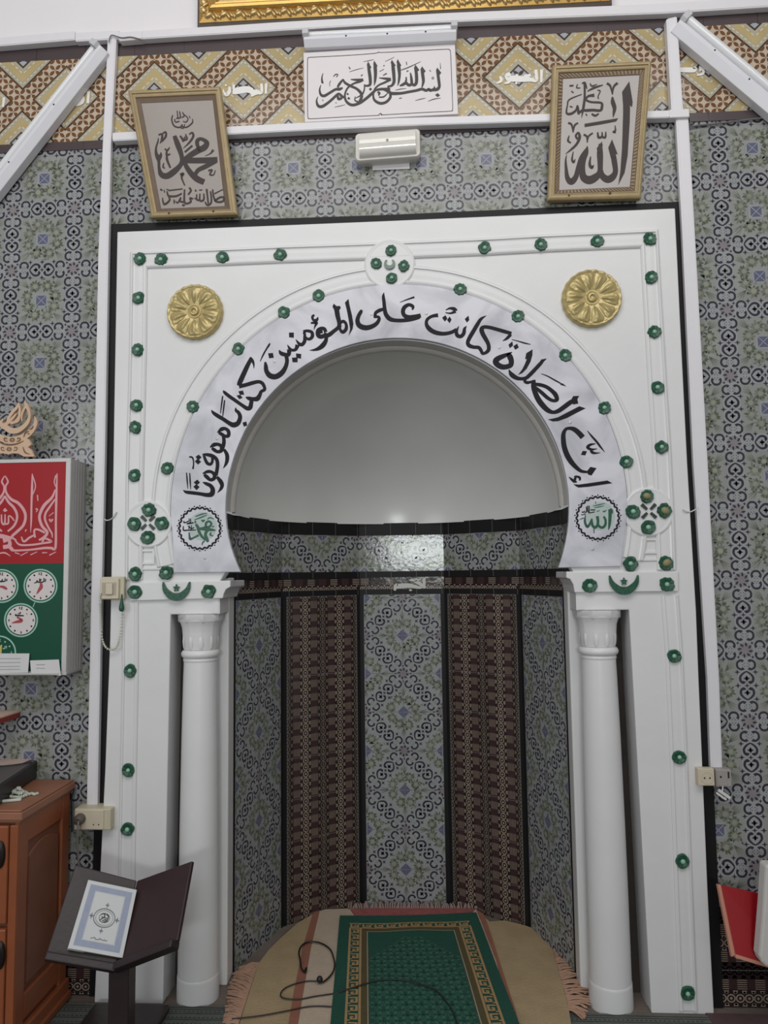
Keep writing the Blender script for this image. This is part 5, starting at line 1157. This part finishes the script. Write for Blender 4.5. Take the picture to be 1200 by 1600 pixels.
t = thing('red_rug', 'faded red rug end with pale fringe sticking out behind the green rug', 'rug', tuple(atz(640, 1425, .02)))
mb = MB(); flat(mb, [(548,1421),(600,1417),(680,1417),(742,1420),(730,1432),(640,1445),(560,1438)], .0195, .024); mb.build('body', PK, t)
mb = MB()
for i in range(60):
    u = 545+200*i/59; p, q = atz(u, 1420, .024), atz(u+rfr.uniform(-5, 5), 1411+rfr.uniform(-3, 2), .016); mb.tube([tuple(p), tuple((p+q)/2+Vector((0, 0, .006))), tuple(q)], .003, 5, caps=False)
tag(mb.build('fringe', PKF, t, weld=False), kind='stuff')

# green prayer rug
GR = mat('green_rug', (26, 78, 64), 0.95, var=0.12, scale=90, bump=0.3, bscale=220); GRM = mat('green_rug_field', (28, 84, 68), 0.95, var=0.12, scale=90)
GKEY = mat('woven_gold', (164, 134, 92), 0.9, var=0.08, scale=60); GOLV = mat('olive_border', (84, 74, 46), 0.95, var=0.1, scale=60); GLIN = mat('cream_line', (158, 152, 130), 0.9, var=0.05); GLEAF = mat('pale_green_woven', (62, 108, 90), 0.95, var=0.1); GDK = mat('dark_green_woven', (22, 52, 46), 0.95, var=0.1)
gt, gr_, gb, gd = atz(531,1429,.03), atz(744,1424,.03), atz(516,1604,.026), atz(813,1604,.026)
Wr, Lr = .61, .86
def gq(x, y, h=0.0):       # x across in metres (0..Wr), y along from the far edge
    s, t_ = x/Wr, y/Lr
    a, b = gt+(gb-gt)*t_, gr_+(gd-gr_)*t_
    p = a+(b-a)*s; wob = .0022*math.sin(x*21+1)*math.sin(y*9)
    return (p.x, p.y-.012*math.sin(PI*s)*max(0, 1-t_*6), .0265+wob+h)
t = thing('green_prayer_rug', 'green prayer rug with a woven gold Greek key border, laid pointing into the niche', 'rug', (0, .25, .02))
LR2 = 1.35
mb = MB(); nx, ny = 16, 34; rows = [[gq(Wr*i/nx, LR2*j/ny) for i in range(nx+1)] for j in range(ny+1)]; mb.grid(rows, 0, True)
edge = rows[0]+[r[-1] for r in rows[1:]]+list(reversed(rows[-1][:-1]))+[r[0] for r in reversed(rows[1:-1])]
mb.grid([edge, [(x, y, .0205) for x, y, z in edge]], 0, False, True); mb.build('body', GR, t)
def gp(mb, pts, h=.0012, m=0):
    # split long shapes so that they follow the rug
    mb.face([gq(x, y, h) for x, y in pts], m)
def gband(mb, x0, y0, x1, y1, h=.001, n=24):
    for k in range(n):
        if (x1-x0) > (y1-y0): a, b = x0+(x1-x0)*k/n, x0+(x1-x0)*(k+1)/n; gp(mb, [(a, y0), (b, y0), (b, y1), (a, y1)], h)
        else: a, b = y0+(y1-y0)*k/n, y0+(y1-y0)*(k+1)/n; gp(mb, [(x0, a), (x1, a), (x1, b), (x0, b)], h)
M0, M1, T0, T1 = .045, .098, .085, .138      # margins of the key band
mb = MB()
for d, th in ((.047, .020),):
    gband(mb, M1, T1, Wr-M1, T1+.026); gband(mb, M1, T1+.026, M1+.022, LR2); gband(mb, Wr-M1-.022, T1+.026, Wr-M1, LR2)
mb.build('olive_border', GOLV, t, weld=False)
mb = MB(); e = M1+.022; f_ = T1+.026
gband(mb, e, f_, Wr-e, f_+.004, .0016); gband(mb, e, f_+.004, e+.0035, LR2, .0016, 30); gband(mb, Wr-e-.0035, f_+.004, Wr-e, LR2, .0016, 30); mb.build('cream_line', GLIN, t, weld=False)
mb = MB(); lw = .0108
def key(o, ux, uy, vx, vy, L, Wd):
    n = int(L/.052); st = L/n
    def r(a0, b0, a1, b1): gp(mb, [(o[0]+ux*a+vx*b, o[1]+uy*a+vy*b) for a, b in ((a0, b0), (a1, b0), (a1, b1), (a0, b1))], .0018)
    for k in range(n):
        a = k*st
        r(a, 0, a+st, lw*.8); r(a, Wd-lw*.8, a+st, Wd)
        i0, i1 = .22*Wd, .80*Wd
        r(a+.08*st, i0, a+.08*st+lw*.8, i1); r(a+.08*st, i1-lw*.8, a+.80*st, i1); r(a+.80*st-lw*.8, i0+.1*Wd, a+.80*st, i1); r(a+.40*st, i0+.1*Wd, a+.80*st, i0+.1*Wd+lw*.75); r(a+.40*st, i0+.1*Wd, a+.40*st+lw*.75, i0+.33*Wd)
        r(a+.80*st, .0, a+.80*st+lw*.7, i0+.1*Wd)
key((M0, T0), 1, 0, 0, 1, Wr-2*M0, T1-T0); key((M0, T1), 0, 1, 1, 0, LR2-2*T1, M1-M0); key((Wr-M0, T1), 0, 1, -1, 0, LR2-2*T1, M1-M0)
key((M0, LR2-T1), 1, 0, 0, 1, Wr-2*M0, T1-T0); mb.build('greek_key_border', GKEY, t, weld=False)
ml, md_ = MB(), MB(); stp = .052
cxr = Wr/2
for i in range(-4, 5):
    for j in range(0, 33):
        x = cxr+(i+(.5 if j % 2 else 0))*stp; y = .215+j*stp*.62
        top_lim = .20+1.9*abs(x-cxr)**1.55*1.4
        if y < top_lim+.02 or abs(x-cxr) > .165: continue
        for k in range(4):
            a = PI/4+k*PI/2; gp(ml, leaf(x+.007*math.cos(a), y+.007*math.sin(a), a, .021, .007), .0014)
        for k in range(4):          # thin diamond outline round each node
            c0, c1 = [(x+.5*stp*math.cos(PI/2*kk)*.9, y+.62*stp*math.sin(PI/2*kk)*.9) for kk in (k, k+1)]
            dx, dy = c1[0]-c0[0], c1[1]-c0[1]; l = math.hypot(dx, dy); nx_, ny_ = -dy/l*.0011, dx/l*.0011
            gp(ml, [(c0[0]+nx_, c0[1]+ny_), (c1[0]+nx_, c1[1]+ny_), (c1[0]-nx_, c1[1]-ny_), (c0[0]-nx_, c0[1]-ny_)], .0013)
        gp(ml, star4(x, y+stp*.31, .0062, .5), .0015); gp(md_, disc(x, y, .0058, 7), .0016)
        if rfr.random() < .35: gp(ml, disc(x, y, .0026, 5), .0018)
ml.build('leaf_lattice', GLEAF, t, weld=False); md_.build('dark_spots', GDK, t, weld=False)
GCOL = mat('grey_green_woven', (62, 72, 62), 0.95, var=0.1)
for xa_ in (cxr-.208, cxr+.176): mb = MB(); gband(mb, xa_, .30, xa_+.032, LR2, .0009, 30); mb.build('side_column', GCOL, t, weld=False)

# headset microphone and its lead on the rugs
BLK = mat('black_plastic', (24, 23, 24), 0.4, var=0.05); DKC = mat('dark_cable', (34, 32, 32), 0.5, var=0.05)
t = thing('headset_microphone', 'black headset microphone with a thin lead lying on the cream rug stripe and green rug', 'microphone', tuple(atz(500, 1520, .02)))
zc = lambda u: .034 if u > 524 else .0245
def cable(pts, r, nm, m, up=0): 
    mb = MB(); mb.tube(smooth_path([tuple(atz(u, v, zc(u)+up)) for u, v in pts], 5), r, 8); return mb.build(nm, m, t)
cable([(476,1517),(479,1512),(477,1519),(471,1513),(469,1500),(467,1488),(471,1478),(481,1472),(495,1472),(508,1477),(517,1485),(521,1496),(523,1506),(521,1517),(515,1526),(507,1533),(501,1535)], .0030, 'headband', BLK, .004)
mb = MB(); p = atz(499.5, 1536, .0245); rows = []
for k in range(7):
    a = -PI/2+PI*k/6; rows.append([(p.x+.0115*math.cos(a)*math.cos(q), p.y+.0105*math.cos(a)*math.sin(q), p.z+.012+.0125*math.sin(a)) for q in [2*PI*e_/14 for e_ in range(14)]])
mb.grid(rows, 0, True, True); mb.build('connector', BLK, t)
cable([(495,1533),(480,1533),(462,1537),(447,1543),(439,1551),(440,1558),(452,1561),(470,1561),(490,1557),(510,1554),(522,1552),(545,1545),(575,1536),(600,1531),(625,1531),(655,1537),(680,1547),(695,1562),(707,1580),(716,1604)], .0022, 'lead', DKC)
cable([(362,1592),(400,1588),(430,1583),(455,1578),(480,1573),(500,1572),(519,1573)], .0022, 'lead', DKC)

# ================================================================== cabinet on the left and what stands on it
WOOD = mat('orange_brown_wood', (144, 80, 48), 0.42, var=0.12, scale=9, bump=0.05); WOOD2 = mat('orange_brown_wood_panel', (122, 74, 52), 0.45, var=0.12, scale=9); WOOD3 = mat('worn_wood_top', (150, 100, 76), 0.5, var=0.12, scale=12); HND = mat('dark_metal_handle', (44, 34, 34), 0.4, metal=0.5, var=0.1)
cx0, cx1, cyf, cyb, czt = -1.80, -1.185, -.315, .02, .738
t = thing('wooden_cabinet', 'orange brown wooden cabinet with panelled side at the left edge of the picture', 'cabinet', ((cx0+cx1)/2, (cyf+cyb)/2, 0))
mb = MB(); mb.box((cx0+.01, cyf+.012, .06), (cx1-.012, cyb, czt-.01)); mb.build('carcass', WOOD2, t)
mb = MB(); S = .055
for lo, hi in (((cyf, .0), (cyf+S, czt-.02)), ((cyb-S, .0), (cyb, czt-.02)), ((cyf+S, .09), (cyb-S, .17)), ((cyf+S, czt-.10), (cyb-S, czt-.02))): mb.box((cx1-.016, lo[0], lo[1]), (cx1, hi[0], hi[1]))
mb.build('side_frame', WOOD, t, bevel=.004)
mb = MB(); y0_, y1_, z0_, z1_ = cyf+S+.018, cyb-S-.018, .19, czt-.12
fr2 = [(y0_, z0_), (y1_, z0_)]+[(y1_-(y1_-y0_)*k/12, z1_-.03+.028*math.sin(PI*k/12)) for k in range(13)]
mb.prism([(cx1-.004, y, z) for y, z in fr2], [(cx1-.014, y+(.012 if y < (y0_+y1_)/2 else -.012)*-1, z) for y, z in fr2]); mb.build('side_panel', WOOD2, t, bevel=.003)
mb = MB()
for za, zb2, ov in ((czt-.022, czt-.012, .006), (czt-.012, czt+.012, .016), (czt+.012, czt+.018, .010)): mb.box((cx0-.01, cyf-ov, za), (cx1+ov, cyb+.004, zb2))
mb.build('top', WOOD3, t, bevel=.003)
mb = MB()
for zz_, ov in ((.075, .012), (.035, .020)): mb.box((cx0, cyf-ov, .0085), (cx1+ov, cyb, zz_))
mb.build('plinth', WOOD, t, bevel=.005)
for zlo_, zhi_ in ((.09, .395), (.41, czt-.03)):
    d = MB(); d.box((cx0+.06, cyf-.012, zlo_), (cx1-.03, cyf+.012, zhi_)); do = d.build('drawer', WOOD, t, bevel=.005)
    h = MB(); xc, zc_ = at(1, 1335 if zlo_ > .2 else 1492, cyf-.012).x, at(1, 1335 if zlo_ > .2 else 1492, cyf-.012).z
    rows = [[(xc+a_*.016*math.cos(q), cyf-.012-y, zc_+a_*.042*math.sin(q)) for q in [2*PI*k/24 for k in range(24)]] for a_, y in ((1, 0), (1, .004), (.8, .009), (.4, .011))]
    h.grid(rows, 0, True, True); h.face(rows[-1]); h.build('handle', HND, do)
d = MB(); d.box((cx1-.028, cyf-.006, .09), (cx1-.001, cyf+.01, czt-.03)); d.build('front_stile', WOOD, t, bevel=.003)

ZT = czt+.018
DEV = mat('black_device_case', (38, 36, 38), 0.4, var=0.06); DEVT = mat('grey_device_top', (96, 92, 90), 0.45, var=0.06)
def onz(pts, z): return [tuple(atz(u, v, z)) for u, v in pts]
t = thing('audio_device', 'flat black audio device with a grey top lying on the cabinet against the tiled wall', 'audio device', tuple(atz(20, 1235, ZT)))
fb, rb = atz(-6, 1262, ZT), atz(66, 1209, ZT)
hD = .062
ux_ = (fb-rb); back = rb; e1 = Vector((-.42, -.02, 0))
base = [fb, rb, rb+e1, fb+e1]
mb = MB(); bt = [Vector((p.x, p.y, ZT+.001)) for p in base]; tp_ = [Vector((p.x, p.y, ZT+hD)) for p in base]; mb.hexa([tuple(p) for p in bt+tp_]); mb.build('case', DEV, t, bevel=.004)
mb = MB(); c_ = sum(tp_, Vector())/4; mb.face([tuple(c_+(p-c_)*.97+Vector((0, 0, .0008))) for p in tp_]); mb.build('top_plate', DEVT, t)
t = None
ztp = ZT+hD+.0025
mb = MB(); q = [Vector((p.x, p.y, ztp)) for p in (rb+(fb-rb)*.04+e1*.02, rb+(fb-rb)*.30+e1*.10, rb+(fb-rb)*.36+e1*.9, rb+(fb-rb)*.05+e1*.9)]
q[0].z += .004
mb.prism([tuple(p) for p in q], [tuple(p-Vector((0, 0, .0012))) for p in q]); tag(mb.build('paper_sheet', mat('pinkish_paper', (200, 176, 164), 0.7, var=0.05)), 'pinkish paper sheet lying on the black audio device', 'paper')
mb = MB(); pts = [rb+(fb-rb)*a+e1*b for a, b in ((.40, .9), (.42, .5), (.36, .2), (.30, .08), (.24, .01))]
mb.tube(smooth_path([(p.x, p.y, ztp+.002) for p in pts], 6), .0022, 8); tag(mb.build('cable', DKC), 'thin black cable across the top of the audio device', 'cable')
mb = MB(); mb.tube(smooth_path([tuple(atz(66, 1211, ZT+.004)), tuple(atz(86, 1211, ZT+.004)), tuple(at(100, 1217, .03)), tuple(at(114, 1226, .025)), tuple(at(115, 1236, .02)), tuple(at(112, 1250, .02)), tuple(at(112.5, 1300, .025))], 6), .0026, 8); tag(mb.build('cable', DKC), 'black cable running along the back corner of the cabinet', 'cable')
t = thing('prayer_beads', 'heap of pale prayer beads lying in front of the audio device on the cabinet', 'prayer beads', tuple(atz(32, 1246, ZT)), 'prayer beads')
mb = MB(); rb_ = random.Random(4); BEAD2 = mat('pale_green_white_bead', (198, 204, 192), 0.35, var=0.06)
def sphere(mb, c, r):
    rows = []
    for k in range(5):
        a = -PI/2+PI*k/4; rows.append([(c[0]+r*math.cos(a)*math.cos(q), c[1]+r*math.cos(a)*math.sin(q), c[2]+r*math.sin(a)) for q in [2*PI*e_/8 for e_ in range(8)]])
    mb.grid(rows, 0, True, True)
for i in range(95):
    a, s = rb_.random()*2*PI, rb_.random()**.5; u, v = 29+15*s*math.cos(a), 1244+6*s*math.sin(a); lay = int((1-s)*2.6); c = atz(u, v, ZT); sphere(mb, (c.x, c.y, ZT+.0058+lay*.0095), .0052)
for i in range(12): u = 43+i*1.4; c = atz(u, 1243+.6*math.sin(i), ZT); sphere(mb, (c.x, c.y, ZT+.0056), .005)
for i in range(22): u = 5+i*1.25; c = atz(u, 1254.5-.12*i, ZT); sphere(mb, (c.x, c.y, ZT+.0056), .0052)
tag(mb.build('bead_string', BEAD2, t, weld=False), kind='stuff')
t = thing('red_box', 'corner of a small red box with cream lid at the left edge above the cabinet', 'box', tuple(at(0, 1125, -.02)))
lid = [at(-40, 1123, -.10), at(5, 1124, -.10), at(16, 1121.5, -.06), at(12, 1114, .03), at(-40, 1119, .035)]
zt_ = max(p.z for p in lid); P = [(p.x, p.y) for p in lid]
zA = at(5, 1124, -.10).z
mb = MB(); sh = -.025; P = [(x+sh, y) for x, y in P]
pl = [(P[1][0]-.5, -.10), (P[1][0], -.10), (P[2][0], -.06), (P[2][0]+.004, YW-.001), (P[1][0]-.5, YW-.001)]
mb.prism([(x, y, zA-.002) for x, y in pl], [(x, y, zA-.020) for x, y in pl]); mb.build('body', mat('red_card', (140, 50, 44), 0.5, var=0.08), t, bevel=.002)
mb = MB(); mb.prism([(x, y, zA+.006) for x, y in pl], [(x, y, zA-.002) for x, y in pl]); mb.build('lid', mat('cream_card', (216, 186, 168), 0.6, var=0.05), t, bevel=.002)

# ================================================================== book stand and book
DW = mat('dark_stained_wood', (46, 34, 36), 0.42, var=0.15, scale=14, bump=0.06); DW2 = mat('reddish_dark_wood', (52, 34, 36), 0.38, var=0.15, scale=14)
t = thing('book_stand', 'dark wooden V shaped book stand on a post in front of the left column', 'book stand', tuple(at(190, 1600, -.36)))
HT, HB = at(214, 1376, -.235), at(182, 1507, -.385)
TLp, BLp = at(118, 1351, -.285), at(73, 1488, -.435)
TRp, BRp = at(300, 1345, -.285), at(277, 1470, -.42)
def board(a, b, c, d, name, m):      # a,b top edge, c,d bottom edge; thickness goes behind
    n = (b-a).cross(d-a).normalized()
    if n.y > 0: n = -n
    mb = MB(); f = [a, b, c, d]; mb.prism([tuple(p) for p in f], [tuple(p-n*.013) for p in f]); return mb.build(name, m, t, bevel=.003), n
_, nl = board(TLp, HT, HB, BLp, 'left_leaf', DW); _, nr = board(HT, TRp, BRp, HB, 'right_leaf', DW2)
for a, b, n, nm in ((BLp, HB, nl, 'ledge'), (HB, BRp, nr, 'ledge')):
    dn = ((a-TLp) if n is nl else (b-TRp)).normalized()*.022
    mb = MB(); f = [a, b, b+dn, a+dn]; mb.prism([tuple(p+n*.024) for p in f], [tuple(p-n*.014) for p in f]); mb.build(nm, DW, t, bevel=.004)
pc = at(190, 1530, -.36); mb = MB(); mb.box((pc.x-.031, -.385, .03), (pc.x+.031, -.325, .335)); mb.build('post', DW, t, bevel=.004)
bl_, br_2 = atz(154, 1566, .02), atz(276, 1566, .02)
mb = MB(); mb.box((bl_.x, -.66, .0085), (br_2.x-.012, -.055, .032)); mb.build('foot', DW, t, bevel=.005)
# book lying on the left leaf
BW = mat('book_cover_white', (204, 206, 206), 0.4, var=0.02); BBL = mat('book_border_blue', (150, 156, 178), 0.4, var=0.06, scale=60); PAGES = mat('book_pages', (196, 190, 180), 0.8, var=0.05); BGR = mat('book_grey_print', (120, 122, 126), 0.5, var=0.05)
qb = [onp(u, v, TLp+nl*.004, nl) for u, v in ((137.5,1378),(212,1393.5),(190,1498),(106,1483))]
t = thing('book', 'white closed book with a blue patterned border lying on the dark book stand', 'book', tuple(qb[3]))
th = .020
mb = MB(); mb.prism([tuple(p+nl*(th-.002)) for p in qb], [tuple(p) for p in qb]); mb.build('pages', PAGES, t)
c_ = sum(qb, Vector())/4
for h0, h1, nm in ((th-.002, th+.0005, 'cover'), (-.001, .001, 'back_cover')):
    mb = MB(); mb.prism([tuple(c_+(p-c_)*1.015+nl*h1) for p in qb], [tuple(c_+(p-c_)*1.015+nl*h0) for p in qb]); o_ = mb.build(nm, BW, t, bevel=.001)
    if nm == 'cover': cov = o_
def bq(s, u, h=0): a, b = qb[0]+(qb[1]-qb[0])*s, qb[3]+(qb[2]-qb[3])*s; p = a+(b-a)*u; return tuple(p+nl*(th+.0009+h))
mb = MB()
for a0, a1, b0, b1 in ((.07, .93, .05, .13), (.07, .93, .86, .95), (.07, .19, .13, .86), (.81, .93, .13, .86)): mb.face([bq(a0, b0), bq(a1, b0), bq(a1, b1), bq(a0, b1)])
for k in range(26):
    for s0, s1 in ((.19, .215), (.785, .81)): u = .14+k*.0275; mb.face([bq(s0, u), bq(s1, u+.006), bq(s0, u+.013)] if s0 < .5 else [bq(s1, u), bq(s0, u+.006), bq(s1, u+.013)])
for k in range(20):
    s = .21+k*.0295; mb.face([bq(s, .13), bq(s+.007, .148), bq(s+.014, .13)]); mb.face([bq(s, .86), bq(s+.007, .842), bq(s+.014, .86)])
mb.build('blue_border', BBL, cov, weld=False)
mb = MB(); bw = lambda x, y, h: bq(x, y, h)
write(mb, [[(.5+.205*math.cos(2*PI*k/32), .5+.135*math.sin(2*PI*k/32), .016) for k in range(33)]], [], bw, .0003, k=1)
write(mb, [[(.5+.165*math.cos(2*PI*k/32), .5+.108*math.sin(2*PI*k/32), .006) for k in range(33)]], [], bw, .0003, k=1)
write(mb, [], [star4(.5, .31, .045, .4), star4(.5, .69, .045, .4), star4(.25, .5, .05, .4), star4(.75, .5, .05, .4)], bw, .0003)
write(mb, [[(.34,.815,.01),(.42,.80,.012),(.44,.82,.012),(.52,.81,.012)], [(.5,.795,.01),(.58,.815,.012),(.66,.81,.012)], [(.40,.79,.008),(.41,.80,.008)], [(.6,.79,.008),(.6,.805,.008)]], [], bw, .0003)
mb.build('emblem', BGR, cov, weld=False)
mb = MB()
write(mb, [[(.42,.46,.016),(.47,.44,.018),(.5,.48,.02),(.45,.52,.018),(.42,.55,.012)], [(.52,.44,.016),(.57,.47,.018),(.56,.53,.018),(.5,.56,.016)], [(.44,.49,.012),(.56,.5,.014)], [(.47,.55,.014),(.53,.52,.016),(.58,.55,.01)], [(.5,.43,.01),(.5,.47,.012)],
           [(.5+.10*math.cos(2*PI*k/20), .5+.068*math.sin(2*PI*k/20), .008) for k in range(21)]], [], bw, .0004)
mb.build('emblem_lettering', mat('dark_grey_print', (62, 62, 66), 0.5, var=0.05), cov, weld=False)

# ================================================================== right edge: chair with red back
t = thing('chair', 'red backed chair with a white plastic side, mostly cut off by the right edge', 'chair', tuple(at(1200, 1590, -.1)))
RED = mat('red_vinyl', (150, 12, 22), 0.4, var=0.05, scale=8, spec=0.3); TAN = mat('tan_edge', (190, 130, 108), 0.6, var=0.05); WCH = mat('white_chair_plastic', (206, 202, 198), 0.4, var=0.03)
rf = [at(1126.5,1382.5,-.07), at(1245,1409,-.10), at(1245,1520,-.16), at(1148,1491.5,-.13)]
n = (rf[1]-rf[0]).cross(rf[3]-rf[0]).normalized()
if n.y > 0: n = -n
mb = MB(); mb.prism([tuple(p) for p in rf], [tuple(p-n*.018) for p in rf]); mb.build('backrest', RED, t, bevel=.002)
mb = MB(); a, d = rf[0], rf[3]; e_ = (rf[0]-rf[1]).normalized()*.011; dn = (rf[3]-rf[0]).normalized()*.010
mb.prism([tuple(p+n*.001) for p in (a, d, d+e_+dn, a+e_)], [tuple(p-n*.020) for p in (a, d, d+e_+dn, a+e_)])
mb.prism([tuple(p+n*.001) for p in (d, rf[2], rf[2]+dn, d+dn)], [tuple(p-n*.020) for p in (d, rf[2], rf[2]+dn, d+dn)]); mb.build('edge_trim', TAN, t, bevel=.002)
wp = [at(u, v, -.20) for u, v in ((1197,1352),(1193,1420),(1189,1470),(1187,1495),(1190,1504),(1196,1510),(1206,1515),(1270,1525),(1270,1352))]
mb = MB(); mb.prism([tuple(p) for p in wp], [(p.x, p.y+.05, p.z) for p in wp]); mb.build('side', WCH, t, bevel=.008)
for dx, y in ((.02, -.20), (.02, .0)):
    mb = MB(); xq = wp[7].x-.03; mb.box((xq, y, .0085), (xq+.03, y+.03, wp[6].z+.02)); mb.build('leg', WCH, t, bevel=.004)
